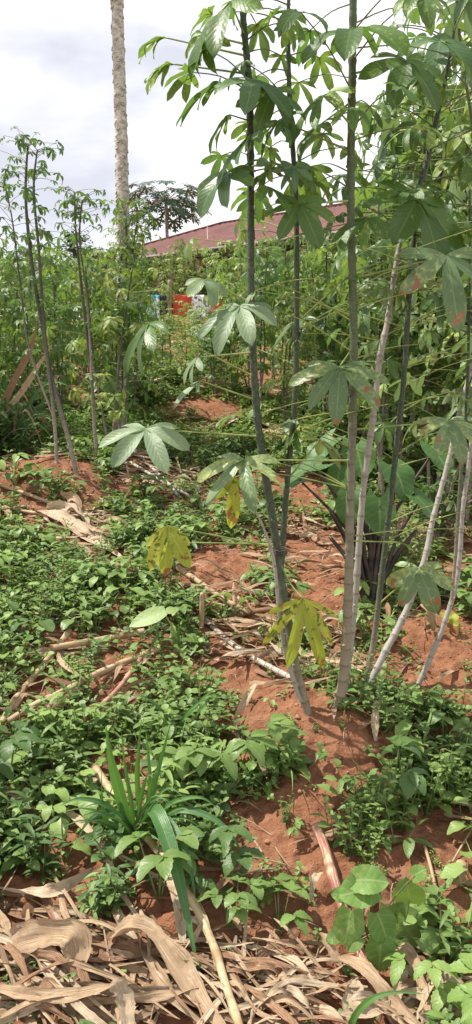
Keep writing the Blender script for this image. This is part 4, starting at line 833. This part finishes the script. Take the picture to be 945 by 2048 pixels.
def field(px, Y, toppy):
    x_ = (px-472.5)/FPX*Y/math.cos(PITCH); z_ = ground(x_, Y); top = at(px, toppy, Y).z; hgt = max(.5, top-z_)
    k = random.randrange(4); pr, ph = FP[k]; s = hgt/ph/.98
    if used[k]:
        r = pr.copy(); COL.objects.link(r)
        for ch in pr.children: c = ch.copy(); COL.objects.link(c); c.parent = r
    else: r = pr; used[k] = True
    r.location = (x_, Y, z_); r.rotation_euler = (0, 0, U(0, 6.28)); w = min(1.25, max(.8, s)); r.scale = (w, w, s)
    f = min(FA, key=lambda a: abs(a[0]-px))[1]; dp = 'tall leafy' if hgt > 1.7 else 'low bushy' if hgt < 1.2 else 'leafy'
    ds = 'by the house' if Y > 20 else 'far down the field' if Y > 13 else 'mid-field' if Y > 8 else 'behind the front row'
    tag(r, '%s cassava %s, %s' % (dp, ds, f), 'cassava plant', '%s cassavas %s, %s' % (dp, ds, f))
# (px, distance, pixel row of the top)
for (px, Y, tp) in [(520, 7.2, 505), (560, 8.5, 500), (600, 7.6, 520), (640, 9, 490), (680, 8, 470), (545, 10, 480), (615, 11, 485), (740, 7.5, 450), (790, 9, 430), (850, 7, 400), (900, 8, 380), (940, 6.6, 300), (880, 5.6, 210), (820, 6.2, 330),
                    (760, 5.6, 440), (930, 5, 120), (990, 5.4, 200), (700, 10, 480), (770, 11, 470), (840, 10, 450), (910, 11, 430), (980, 9, 400), (1020, 7, 300), (470, 9.5, 500), (430, 22, 500), (390, 22, 500), (350, 21, 505), (300, 23, 500),
                    (325, 24, 490), (275, 21.5, 500), (200, 10, 500), (150, 12, 520), (110, 9.5, 530), (60, 8, 520), (20, 9, 500), (-20, 7.5, 480), (-40, 10, 470), (90, 13, 530), (180, 14, 520), (40, 12, 520), (10, 15, 525), (240, 15, 520),
                    (360, 25, 480), (450, 23, 500), (500, 15, 500), (540, 13, 495), (590, 15, 490), (650, 14, 490), (720, 14, 480), (800, 15, 465), (870, 14, 455), (930, 15, 450), (990, 13, 440), (1050, 11, 400), (660, 6.4, 560), (570, 6.2, 590), (720, 5.8, 600),
                    (800, 5.0, 560), (870, 4.8, 480), (945, 4.6, 380), (700, 12, 470), (750, 12.5, 465), (480, 12, 490), (410, 8.6, 650), (340, 8.2, 660), (10, 6.4, 560), (30, 7, 610), (-60, 6, 520), (630, 7, 640), (500, 7.8, 620), (292, 13, 640), (285, 9, 655), (322, 14, 600), (408, 13, 602), (376, 15, 605), (440, 8.5, 600), (470, 7.6, 560), (265, 10, 470), (222, 5.9, 455), (243, 6.1, 560), (205, 7, 520), (130, 6.6, 560), (275, 7.2, 600), (60, 6.4, 600), (330, 9.4, 655), (385, 9.0, 660), (430, 7.6, 640), (850, 6.0, 180), (800, 5.6, 260), (890, 4.9, 160), (935, 6.2, 60), (770, 6.4, 200), (670, 7.4, 480), (130, 8.5, 480), (70, 7.5, 480), (175, 9, 490), (840, 5.2, 100), (900, 5.8, 60), (780, 6, 400), (960, 4.6, 60), (730, 6.5, 440), (930, 5.5, 40), (820, 6.6, 200), (650, 6.8, 480), (760, 4.9, 420), (318, 12, 640), (384, 13.5, 632), (415, 12.5, 640), (345, 15, 630), (255, 9, 560), (690, 7, 610)]:
    field(px, Y, tp)
# undergrowth shrubs: dark thicket at the left edge
def shrub(px, Y, hgt, wid, n, label, mat='weed_dark', L=(.05, .09)):
    x_ = (px-472.5)/FPX*Y/math.cos(PITCH); z_ = ground(x_, Y); r = empty('shrub', (x_, Y, z_)); tag(r, label, 'shrub'); fm = MB(); sm = MB()
    for s in range(9):
        a = U(0, 6.28); q = U(.1, 1); e = Vector((x_+math.cos(a)*wid*q, Y+math.sin(a)*wid*q, z_+hgt*U(.5, 1)*(1-.3*q))); b0 = Vector((x_, Y, z_)); tube(sm, smooth_path([(b0, .008), ((b0+e)/2+Vector((0, 0, .08)), .006), (e, .002)], 6), 4)
        for k in range(n//9):
            t = U(.25, 1); p = b0.lerp(e, t)+Vector((U(-.09, .09), U(-.09, .09), U(-.05, .1))); aa = U(0, 6.28); leaf(fm, p, Vector((math.cos(aa), math.sin(aa), U(-.5, .4))), Vector((0, 0, 1)), U(*L), U(*L)*.45, p_ovate, 4, 2, .6, .2, .03)
    sm.build('branches', M['stem_thin'], r); fm.build('foliage', M[mat], r)
shrub(-10, 5.9, .55, .35, 700, 'dark leafy shrub at the left edge beside the red mound')
shrub(40, 6.8, .7, .4, 600, 'dark shrub behind the left-edge one, under the leaning dry blades')
shrub(-40, 7.6, .9, .5, 600, 'dark shrub farthest back at the left edge')
shrub(300, 7.4, .35, .35, 350, 'low green shrub right of the slender left cassavas', 'weed')
shrub(640, 5.6, .35, .3, 350, 'low shrub behind the taro leaves', 'weed')
shrub(870, 5.2, .5, .35, 400, 'shrub behind the slanting pale stem at right', 'weed')
for (px_, Y_, h_, w_, mt_) in [(295, 23, 2.1, 1.0, 'weed'), (345, 24, 2.5, .9, 'weed_dark'), (430, 22, 2.3, .9, 'weed'), (470, 21, 2.2, 1.0, 'weed_dark'), (215, 20, 2.0, 1.1, 'weed_dark'), (560, 19, 2.3, 1.2, 'weed'), (630, 18, 2.2, 1.1, 'weed_dark'), (120, 17, 1.9, 1.2, 'weed'), (40, 16, 2.0, 1.2, 'weed_dark')]:
    shrub(px_, Y_, h_, w_, 700, {295: 'dense bush under the eave, just right of the tall papaya trunk', 345: 'dark bush under the eave, behind the brown washing post', 430: 'bush under the eave above the black-flowered cloth', 470: 'dark bush under the eave, right end of the washing', 215: 'dark bush touching the left side of the tall trunk, far back', 560: 'large bush below the roof between the two dark stems', 630: 'dark large bush below the roof, left of the thick stem', 120: 'far bush behind the slender two-stemmed cassava', 40: 'far dark bush at left behind the three-stemmed cassava'}[px_], mt_, (.14, .24))
for (px_, Y_, h_) in [(100, 8.6, .8), (185, 9.2, .8), (300, 9.0, .45), (360, 8.0, .4), (450, 8.8, .6), (400, 10.5, .4), (250, 7.6, .45)]:
    shrub(px_, Y_, h_, .4, 420, {100: 'loose bush on the mid slope behind the three-stemmed cassava', 185: 'loose bush on the mid slope left of the tall trunk', 300: 'loose low bush on the mid slope under the teal cloth', 360: 'loose low bush under the orange-red cloth', 450: 'loose bush just left of the leftmost near stem', 400: 'loose small bush under the black-flowered cloth', 250: 'loose bush at the foot of the tall trunk'}[px_], 'weed', (.05, .09))
shrub(800, 3.75, .42, .22, 260, 'leafy bush in front of the taro stalks, between the leaning stems', 'weed', (.04, .07)); shrub(880, 4.3, .6, .3, 300, 'leafy bush right of the taro by the pale slanting stem', 'weed_dark', (.05, .08))
# dry grass clump with long leaning blades at the left edge
cb = gp(20, 905); r = empty('dry_grass_clump', cb); tag(r, 'half-dry long-bladed grass clump leaning over at the left edge', 'grass clump')
def wblade(root, pts, w, mat):
    pr = smooth_path([(v, w/2) for v in pts], 12); mb = MB(); VV = []; UVs = []; F = []
    for i, (p, rr) in enumerate(pr):
        t = i/12; d = (pr[min(i+1, 12)][0]-pr[max(i-1, 0)][0]).normalized(); s = d.cross(-p.normalized()+Vector((0, 0, .5))).normalized(); nn = s.cross(d); wd = rr*min(1, .5+t*3)*min(1, (1-t)*2+.05)
        for k in range(3): q = k-1; VV.append(p+s*(q*wd)+nn*(.3*abs(q)*wd)); UVs.append((k/2, t))
    for i in range(12):
        for k in range(2): F.append((i*3+k, i*3+k+1, i*3+k+4, i*3+k+3))
    mb.add(VV, F, UVs); mb.build('blade', M[mat], root)
Yc = cb.y
for k in range(46):
    a = U(0, PI); l = U(.35, .95); e = cb+Vector((math.cos(a)*l*.8+.0, U(-.3, .3), U(.05, .7)*l)); m_ = cb+(e-cb)*.5+Vector((0, 0, U(.1, .3)))
    wblade(r, [cb+Vector((U(-.1, .1), U(-.1, .1), 0)), m_, e-Vector((0, 0, U(0, .2)))], U(.012, .024), rc('grass_deep', 'grass_deep', 'dry', 'grass', 'dry_brown'))
wblade(r, [at(-5, 840, Yc), at(30, 760, Yc), at(62, 700, Yc), at(75, 640, Yc-.05)], .05, 'dry_brown')
wblade(r, [at(-5, 838, Yc-.1), at(40, 790, Yc-.1), at(75, 735, Yc-.1), at(105, 690, Yc-.15)], .045, 'dry')

# ------------------------------------------------------------------ taro plant
tb = gp(742, 1205); r = empty('taro_plant', tb); tag(r, 'large taro with big green leaves and dark purple stalks behind the near stems', 'taro plant'); Yt = tb.y
for (hx, hy, s, az, E, dY, lb) in [(628, 930, 130, 185, 12, .0, None), (655, 885, 125, -160, 30, .12, 'pale veined taro leaf on the left of the plant'), (715, 900, 130, -80, 35, .1, None), (790, 940, 135, -60, 40, .05, None), (700, 1000, 110, -100, 60, -.03, None), (760, 1010, 125, -90, 62, -.05, None), (840, 1000, 110, -30, 30, .0, None), (870, 900, 110, -60, 30, .15, None), (600, 960, 85, 195, 10, .02, None), (680, 940, 95, -120, 50, .05, None)]:
    hub = at(hx, hy, Yt+dY); mb = MB(); a = rad(az); e = rad(E); d = Vector((math.cos(a)*math.cos(e), math.sin(a)*math.cos(e), -math.sin(e))); n_ = Vector((math.cos(a)*math.sin(e), math.sin(a)*math.sin(e)-.25, math.cos(e)))
    L = mw(s*.54, hub); leaf(mb, hub-d*L*.22, d, n_, L*1.15, L*.95, p_heart, 14, 6, .6, .12, .05, 0, 0, 0, .3); lo = mb.build('leaf', M['taro'], r)
    if lb: lo['label'] = lb
    b0 = tb+Vector((U(-.04, .04), U(-.04, .04), 0)); mb = MB(); tube(mb, smooth_path([(b0, .013), (b0.lerp(hub, .5)+Vector(((b0.x-hub.x)*.15, 0, .03)), .009), (hub, .004)], 14), 8); c = mb.build('leaf_stalk', M['tarostem'], lo)
for k in range(11):
    a = U(-1.0, 1.0); e = tb+Vector((math.sin(a)*.26, U(-.1, .12), U(.28, .48))); mb = MB(); tube(mb, smooth_path([(tb+Vector((U(-.03, .03), U(-.03, .03), 0)), .017), (tb.lerp(e, .5)+Vector((0, 0, .03)), .013), (e, .007)], 8), 6); mb.build('leaf_stalk', M['tarostem'], r)

# ------------------------------------------------------------------ papaya trees
def papaya_leaf_mb(mb, hub, az, E, L):
    hdir = Vector((math.cos(az), math.sin(az), 0)); d = hdir*math.cos(E)-Vector((0, 0, 1))*math.sin(E); n = hdir*math.sin(E)+Vector((0, 0, 1))*math.cos(E)
    for k in range(7):
        a = (k/6-.5)*4.0; dd = Quaternion(n, a) @ d; ll = L*(1-.35*abs(a)/2); leaf(mb, hub, dd, n, ll, ll*.24, p_lance, 5, 2, .4, .1)
        for q in (.45, .7):
            for s in (-1, 1): leaf(mb, hub+dd*ll*q, (Quaternion(n, s*.8) @ dd), n, ll*.36, ll*.13, p_lance, 3, 2, .3, .1)
def papaya(base, hgt, r0, r1, crown, label, tmat, nleaf, ll, rows=60, bumps=True):
    root = empty('papaya_tree', base); tag(root, label, 'papaya tree'); mb = MB(); top = base+Vector((crown[0], crown[1], hgt)); pr = []
    for i in range(rows+1):
        t = i/rows; p = base.lerp(top, t)+Vector((.04*math.sin(t*5)*hgt/6, .02*math.sin(t*7+1), -.1*(i == 0))); pr.append((p, (r0+(r1-r0)*t)*(1+(.0 if not bumps else .10*math.exp(-((t-.50)/.008)**2)+.14*math.exp(-((t-.72)/.008)**2)+.04*math.sin(t*170)))))
    tube(mb, pr, 16, jitter=.02 if bumps else 0, cap=False)
    if bumps:
        for k in range(420):
            t = U(0, .98); p = pr[int(t*rows)][0]; rr = pr[int(t*rows)][1]; a = k*2.4+U(-.2, .2); d = Vector((math.cos(a), math.sin(a), 0)); s = Vector((-math.sin(a), math.cos(a), 0))
            tube(mb, smooth_path([(p+d*rr*.97-s*.018+Vector((0, 0, .012)), .003), (p+d*(rr+.001)-Vector((0, 0, .006)), .0075), (p+d*rr*.97+s*.018+Vector((0, 0, .012)), .003)], 6), 4, cap=False)
    mb.build('trunk', M[tmat], root); fm = MB(); pm = MB(); top = pr[-1][0]
    for k in range(nleaf):
        a = k*2.4; el = .62-1.05*k/nleaf; L = ll*U(.8, 1.1); d = Vector((math.cos(a)*math.cos(el), math.sin(a)*math.cos(el), math.sin(el))); hub = top+d*L+Vector((0, 0, -.08*L)); tube(pm, smooth_path([(top, .014), (top+d*L*.5+Vector((0, 0, .05)), .011), (hub, .009)], 5), 4, cap=False); papaya_leaf_mb(fm, hub, a, .35+.5*k/nleaf, ll*.42)
    fm.build('crown', M['papaya_leaf'], root); pm.build('leaf_stalks', M['trunk_far'], root)
tb2 = gp(240, 872)
papaya(tb2, 4.6, .056, .041, (.10, .05), 'tall papaya whose pale scarred trunk rises out of the top of the picture', 'trunk', 22, .8, 300)
pb = at(336, 500, 38); pz = ground(pb.x, 38); ptop = at(334, 402, 38)
papaya(Vector((pb.x, 38, pz)), ptop.z-pz,   .09, .07, (0, 0), 'papaya tree with a dark umbrella crown behind the red roof', 'trunk_far', 34, 1.55, 20, False)

# ------------------------------------------------------------------ far trees
def tree(px, Y, toppy, wid, label, n=1500, mat='tree_leaf', L=.3):
    x_ = (px-472.5)/FPX*Y; z_ = ground(x_, Y); top = at(px, toppy, Y).z; hh = top-z_; r = empty('tree', (x_, Y, z_)); tag(r, label, 'tree', 'trees beyond the field'); tm = MB(); fm = MB(); b0 = Vector((x_, Y, z_))
    tube(tm, smooth_path([(b0, .18), (b0+Vector((.1, 0, hh*.4)), .14), (b0+Vector((0, 0, hh*.75)), .06)], 8), 8)
    for c in range(12):
        a = U(0, 6.28); q = U(.2, .8)*wid; ce = b0+Vector((math.cos(a)*q, math.sin(a)*q, hh*U(.5, .88))); tube(tm, [(b0+Vector((0, 0, hh*.4)), .08), (ce, .02)], 5, cap=False)
        R_ = U(.3, .5)*wid
        for k in range(n//12):
            v = Vector((random.gauss(0, 1), random.gauss(0, 1), random.gauss(0, 1))).normalized()*R_*(random.random()**.4); v.z *= .7; aa = U(0, 6.28); leaf(fm, ce+v, Vector((math.cos(aa), math.sin(aa), U(-.7, .3))), Vector((U(-.5, .5), U(-.5, .5), 1)), L*U(.6, 1.2), L*.5, p_ovate, 2, 2, .4, .2)
    tm.build('trunk', M['trunk_far'], r); fm.build('crown', M[mat], r)
tree(178, 36, 440, 1.2, 'round-crowned tree behind the tall papaya trunk', 700)
tree(20, 40, 515, 3.0, 'wide low tree on the skyline at far left', 1200)
tree(110, 46, 510, 2.5, 'small tree on the skyline left of the house', 1000)
tree(-120, 36, 470, 3, 'tree beyond the left edge of the field', 900)
tree(900, 42, 400, 3, 'tree rising behind the right end of the house', 1200)
tree(1040, 36, 380, 3, 'tree beyond the right edge of the field', 1000)
tree(860, 55, 430, 3, 'smaller tree seen past the right end of the roof', 800)

# ------------------------------------------------------------------ house
def roof_mat():
    m, t = nt('red_roof_sheet'); g = N(t); tc = g.n('ShaderNodeTexCoord').outputs['Object']; n1 = g.noise(tc, 1.2, 4); n2 = g.noise(tc, 18, 3)
    c = g.ramp(n1, [(.3, (.13, .055, .048)), (.7, (.19, .085, .072))]); c = g.mix(g.mrange(n2, .5, .8, 0, .5), c, (.36, .17, .15))
    b = g.n('ShaderNodeBsdfPrincipled'); g.l(c, b.inputs['Base Color']); b.inputs['Roughness'].default_value = .65; b.inputs['Specular IOR Level'].default_value = .25
    o = g.n('ShaderNodeOutputMaterial'); g.l(b.outputs[0], o.inputs[0]); return m
M['roof'] = roof_mat()
def block_mat():
    m, t = nt('sand_block_wall'); g = N(t); tc = g.n('ShaderNodeUVMap').outputs[0]; bk = g.n('ShaderNodeTexBrick'); g.l(tc, bk.inputs[0]); bk.inputs['Scale'].default_value = 1.0
    bk.inputs['Brick Width'].default_value = .45; bk.inputs['Row Height'].default_value = .22; bk.inputs['Mortar Size'].default_value = .012
    bk.inputs['Color1'].default_value = (.36, .27, .19, 1); bk.inputs['Color2'].default_value = (.29, .21, .15, 1); bk.inputs['Mortar'].default_value = (.16, .12, .09, 1)
    n = g.noise(g.n('ShaderNodeTexCoord').outputs['Object'], 4, 4); c = g.mix(g.mrange(n, .4, .7, 0, .4), bk.outputs[0], (.24, .15, .10))
    b = g.n('ShaderNodeBsdfPrincipled'); g.l(c, b.inputs['Base Color']); b.inputs['Roughness'].default_value = .9; o = g.n('ShaderNodeOutputMaterial'); g.l(b.outputs[0], o.inputs[0]); return m
M['block'] = block_mat()
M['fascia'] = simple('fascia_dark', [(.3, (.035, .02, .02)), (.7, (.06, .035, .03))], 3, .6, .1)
M['gutter'] = simple('gutter_pale', [(.3, (.4, .38, .36)), (.7, (.5, .48, .46))], 3, .6, .1)
M['glass'] = simple('window_glass', [(.3, (.02, .022, .025)), (.7, (.03, .034, .038))], 3, .15, .0, spec=.6)
E0 = Vector((.4, 27, 0)); ud = Vector((6.6, -5.5, 0)); UL = ud.length; un = ud.normalized(); pn = Vector((-un.y, un.x, 0))
ZE = at(496, 484, 27).z; RISE = 1.6; HW = 4.0; s0, s1 = -1.0*UL, .74*UL; ZG = ground(0, 28)-.1
def HP(s, w, z): v = E0+un*s+pn*w; return Vector((v.x, v.y, z))
H = empty('house', HP(0, HW, ZG)); tag(H, 'low block house with a red corrugated hip roof beyond the field', 'house')
# walls: four slabs, ground to just under the roof
zt = ZE-.05; ins = .7; a0, a1, w0, w1 = s0+ins, s1-ins, ins, 2*HW-ins
mb = MB(); wins = [a0+1.6+k*3.0 for k in range(5)]; wz0, wz1 = ZG+1.15, ZG+2.15
def wq(s_a, s_b, za, zb, w=w0):
    V_ = [HP(s_a, w, za), HP(s_b, w, za), HP(s_b, w, zb), HP(s_a, w, zb), HP(s_a, w+.15, za), HP(s_b, w+.15, za), HP(s_b, w+.15, zb), HP(s_a, w+.15, zb)]
    uvs = [(s_a, za), (s_b, za), (s_b, zb), (s_a, zb)]*2; mb.add(V_, [(0, 1, 2, 3), (7, 6, 5, 4), (4, 5, 1, 0), (3, 2, 6, 7), (1, 5, 6, 2), (4, 0, 3, 7)], uvs)
cuts = [a0]; 
for q in wins: cuts += [q, q+1.1]
cuts.append(a1)
for i in range(len(cuts)-1):
    if i % 2 == 0: wq(cuts[i], cuts[i+1], ZG, zt)
    else: wq(cuts[i]+.002, cuts[i+1]-.002, ZG, wz0); wq(cuts[i]+.002, cuts[i+1]-.002, wz1, zt)
wq(a0, a1, ZG, zt, w1-.15)
for sa in (a0, a1-.15):
    V_ = [HP(sa, w0+.16, ZG), HP(sa, w1-.16, ZG), HP(sa, w1-.16, zt), HP(sa, w0+.16, zt), HP(sa+.15, w0+.16, ZG), HP(sa+.15, w1-.16, ZG), HP(sa+.15, w1-.16, zt), HP(sa+.15, w0+.16, zt)]
    mb.add(V_, [(0, 1, 2, 3), (7, 6, 5, 4), (4, 5, 1, 0), (3, 2, 6, 7), (1, 5, 6, 2), (4, 0, 3, 7)], [(0, ZG), (6.6, ZG), (6.6, zt), (0, zt)]*2)
mb.build('wall', M['block'], H, False)
ang = math.atan2(un.y, un.x)
for q in wins:
    mb = MB(); c = HP(q+.55, w0+.06, (wz0+wz1)/2)
    for (dx, dz, sx, sz) in ((0, .47, 1.09, .06), (0, -.47, 1.09, .06), (-.52, 0, .05, .88), (.52, 0, .05, .88), (0, 0, .04, .88)):
        box(mb, c+un*dx+Vector((0, 0, dz)), sx, .07, sz, ang)
    wn = mb.build('window', M['fascia'], H, False); mb = MB(); box(mb, c+pn*.02, 1.0, .01, .9, ang); pn_ = mb.build('pane', M['glass'], wn, False)
# corrugated roof slopes
rs0, rs1 = s0+HW, s1-HW
mb = MB()
def slope(f, n):
    """f(t) -> (eave point, top point) along the slope; ribs run up the slope"""
    V_ = []; F_ = []
    for i in range(n+1):
        e, tp = f(i/n); rib = .03*(1 if (i % 4) in (0,) else 0)
        V_ += [e+Vector((0, 0, rib)), tp+Vector((0, 0, rib))]
    for i in range(n): F_.append((2*i, 2*i+2, 2*i+3, 2*i+1))
    mb.add(V_, F_, [(0, 0)]*len(V_))
def fr(side):
    def f(t):
        s = s0+(s1-s0)*t; w = 0 if side == 0 else 2*HW; q = min(1, max(0, min((s-s0)/HW, (s1-s)/HW))); return HP(s, w, ZE), HP(s, (HW if q >= 1 else (w+(HW-w)*q)), ZE+RISE*q+.001)
    return f
slope(fr(0), 260); slope(fr(1), 120)
for se, sg in ((s0, 1), (s1, -1)):
    slope(lambda t: (HP(se, 2*HW*t, ZE), HP(se+sg*min(t, 1-t)*2*HW, 2*HW*t, ZE+RISE*min(t, 1-t)*2+.001)), 60)
rf = mb.build('roof', M['roof'], H, False); sol = rf.modifiers.new('thick', 'SOLIDIFY'); sol.thickness = .02
mb = MB(); 
for k in range(2):
    w = 0 if k == 0 else 2*HW; box(mb, HP((s0+s1)/2, w+(.03 if k == 0 else -.03), ZE-.14), s1-s0-.06, .03, .24, ang)
for se in (s0+.03, s1-.03): box(mb, HP(se, HW, ZE-.14), .03, 2*HW-.14, .24, ang)
mb.build('fascia', M['fascia'], H, False)
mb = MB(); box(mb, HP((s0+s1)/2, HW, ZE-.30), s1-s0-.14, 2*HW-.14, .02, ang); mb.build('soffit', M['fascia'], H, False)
mb = MB(); box(mb, HP((s0+s1)/2, -.05, ZE-.05), s1-s0, .08, .06, ang); mb.build('gutter', M['gutter'], H, False)
mb = MB(); ridge = [HP(s0, 0, ZE+.03), HP(rs0, HW, ZE+RISE+.04), HP(rs1, HW, ZE+RISE+.04), HP(s1, 0, ZE+.03)]
for i in range(3): tube(mb, [(ridge[i], .045), (ridge[i+1], .045)], 6)
mb.build('ridge_cap', M['roof'], H)
for k, s in enumerate((-6.8, -4.6, -2.4, -.2, 2.0, 4.2)):
    mb = MB(); box(mb, HP(s, .25, (ZG+ZE-.31)/2), .12, .12, ZE-.31-ZG, ang); mb.build('veranda_post', M['wood'], H, False)
# antenna
mb = MB(); p = at(416, 470, 30); q = at(414, 434, 30); tube(mb, [(p-Vector((0, 0, .3)), .012), (q, .008)], 6)
for k, (u_, w_) in enumerate(((.95, .16), (.8, .1))): c = p.lerp(q, u_); tube(mb, [(c-un*w_, .009), (c+un*w_, .009)], 4)
mb.build('antenna', M['gutter'], H)

# ------------------------------------------------------------------ clothes line
Yl = 19.0
def post(px, pt, pb_, Y, label, w=12):
    b = at(px, pb_, Y); b.z = ground(b.x, b.y)-.1; t_ = at(px, pt, Y); mb = MB(); r_ = mw(w, b)/2; tube(mb, smooth_path([(b, r_*1.05), ((b+t_)/2, r_), (t_, r_*.9)], 8), 8, jitter=.04); tag(mb.build('wooden_post', M['wood'], None), label, 'post')
post(178, 575, 660, Yl, 'pale wooden post left of the tall papaya trunk'); post(262, 580, 660, Yl, 'wooden post at the lilac end of the clothes line', 9); post(340, 560, 700, Yl, 'brown wooden post between the teal and orange clothes', 9); post(462, 565, 660, Yl, 'wooden post at the right end of the clothes line', 9)
ln = [at(262, 588, Yl), at(300, 594, Yl), at(340, 590, Yl), at(400, 594, Yl), at(462, 588, Yl)]; mb = MB(); tube(mb, smooth_path([(v, .008) for v in ln], 30), 5); tag(mb.build('clothes_line', M['gutter']), 'line strung between wooden posts, hung with washing', 'clothes line')
def cloth(px, w, hh, c1, c2, scale, label, pat=.5, name='hanging_cloth'):
    m, t = nt('cloth_fabric'); g = N(t); n = g.noise(g.n('ShaderNodeTexCoord').outputs['Object'], scale, 2); c = g.ramp(n, [(pat-.02, c1), (pat+.02, c2)]); b = g.n('ShaderNodeBsdfPrincipled'); g.l(c, b.inputs['Base Color']); b.inputs['Roughness'].default_value = .9; o = g.n('ShaderNodeOutputMaterial'); g.l(b.outputs[0], o.inputs[0])
    tl = at(px-w/2, 591, Yl); W = mw(w, tl); Hh = mw(hh, tl); V_ = []; F_ = []; UV_ = []; nx, ny = 14, 10; ph = U(0, 6)
    for j in range(ny+1):
        for i in range(nx+1): u, v = i/nx, j/ny; V_.append(tl+Vector((u*W*(1-.1*v*math.sin(u*6+ph)), -.02+.05*math.sin(u*14+ph)*(.3+v), -v*Hh*(1+.12*math.sin(u*5+ph))+.01))); UV_.append((u, v))
    for j in range(ny):
        for i in range(nx): a = j*(nx+1)+i; F_.append((a, a+1, a+nx+2, a+nx+1))
    mb = MB(); mb.add(V_, F_, UV_); ob = mb.build(name, m); tag(ob, label, 'washing', 'washing on the clothes line'); s = ob.modifiers.new('t', 'SOLIDIFY'); s.thickness = .006
cloth(272, 24, 48, (.17, .13, .5), (.42, .38, .68), 4, 'lilac and violet cloth hanging at the left end of the line')
cloth(302, 32, 50, (.06, .32, .38), (.75, .8, .8), 9, 'teal and white patterned cloth hanging left of the brown post')
cloth(326, 12, 42, (.03, .03, .05), (.05, .05, .06), 6, 'narrow black cloth hanging against the brown post')
cloth(364, 36, 42, (.50, .06, .03), (.62, .10, .05), 3, 'orange-red cloth hanging right of the brown post')
cloth(401, 34, 48, (.8, .8, .8), (.12, .12, .12), 12, 'white cloth with black flower print on the line', .56)
cloth(428, 20, 36, (.75, .72, .72), (.7, .15, .15), 8, 'pale cloth with pink flowers beside the black-flowered one')
cloth(446, 14, 30, (.55, .04, .05), (.65, .05, .06), 3, 'small deep red cloth at the right end of the line')
# low stones and a rubbish bit
def lump(px, py, w, mat, label, nm, cat, c=None):
    p = gp(px, py); r_ = mw(w, p)/2; mb = MB(); src = clod_proto(); mb.add([p+v*r_+Vector((0, 0, r_*.4)) for v in src.V], src.F, src.U); o = mb.build(nm, M[mat]); s = o.modifiers.new('s', 'SUBSURF'); s.levels = 1; s.render_levels = 2; tag(o, label, cat)
M['stone'] = simple('pale_stone', [(.3, (.34, .27, .22)), (.7, (.5, .42, .35))], 20, .9, .6)
lump(845, 675, 26, 'stone', 'pale stone at the far end of the field at right', 'stone', 'stone'); lump(330, 672, 26, 'stone', 'pale stone below the teal washing', 'stone', 'stone')
lump(120, 655, 30, 'clod', 'red earth lump at the field edge at left', 'earth_lump', 'earth lump'); lump(585, 1945, 46, 'clod', 'big red clod in the straw at the bottom', 'earth_lump', 'earth lump')

# ------------------------------------------------------------------ world, sun, camera
SE, AZ = rad(60), rad(-72)     # azimuth measured from +Y towards +X
w = bpy.data.worlds.new('World'); SC.world = w; w.use_nodes = True; t = w.node_tree; t.nodes.clear(); g = N(t)
sky = g.n('ShaderNodeTexSky', sky_type='NISHITA'); sky.sun_disc = False; sky.sun_elevation = SE; sky.sun_rotation = AZ; sky.altitude = 300; sky.dust_density = 2
tc = g.n('ShaderNodeTexCoord').outputs['Generated']; mp = g.n('ShaderNodeMapping'); mp.inputs['Scale'].default_value = (1, 1, 2.6); mp.inputs['Location'].default_value = (3.3, .4, .2); g.l(tc, mp.inputs[0])
dt = g.n('ShaderNodeVectorMath', operation='DOT_PRODUCT'); g.l(tc, dt.inputs[0]); _d = at(95, 235, 1).normalized(); dt.inputs[1].default_value = _d
n1 = g.noise(mp.outputs[0], 1.7, 6, .5, .3); n2 = g.noise(mp.outputs[0], 3.1, 5, .5, .2)
sp_ = g.n('ShaderNodeSeparateXYZ'); g.l(tc, sp_.inputs[0])
cov = g.math('ADD', g.mrange(n1, .42, .58), g.mrange(sp_.outputs[2], .56, .36, -.12, 1)); cov = g.math('MAXIMUM', g.math('MINIMUM', cov, 1.0), 0.0)
n2 = g.math('SUBTRACT', g.math('ADD', n2, .17), g.mrange(dt.outputs['Value'], .972, .997, 0, .27))
cc = g.ramp(n2, [(.38, (5.6, 5.75, 6.5)), (.5, (7.6, 7.7, 8.2)), (.58, (9.3, 9.3, 9.4))])
col = g.mix(cov, sky.outputs[0], cc); bg = g.n('ShaderNodeBackground'); bg.inputs[1].default_value = .1; g.l(col, bg.inputs[0]); o = g.n('ShaderNodeOutputWorld'); g.l(bg.outputs[0], o.inputs[0])
sl = bpy.data.lights.new('sun', 'SUN'); sl.energy = 5.0; sl.angle = rad(.6); sl.color = (1, .95, .86); so = bpy.data.objects.new('sun', sl); COL.objects.link(so)
sd = Vector((math.sin(AZ)*math.cos(SE), math.cos(AZ)*math.cos(SE), math.sin(SE))); so.rotation_euler = sd.to_track_quat('Z', 'Y').to_euler()
cam = bpy.data.cameras.new('camera'); co = bpy.data.objects.new('camera', cam); COL.objects.link(co); co.location = (0, 0, 0); co.rotation_euler = (rad(90)-PITCH, 0, 0)
cam.sensor_fit = 'VERTICAL'; cam.sensor_height = 24; cam.lens = 24*FPX/2048; cam.clip_start = .05; cam.clip_end = 2000; SC.camera = co
vs = SC.view_settings; vs.view_transform = 'Standard'; vs.look = 'None'; vs.exposure = .5; vs.gamma = 1
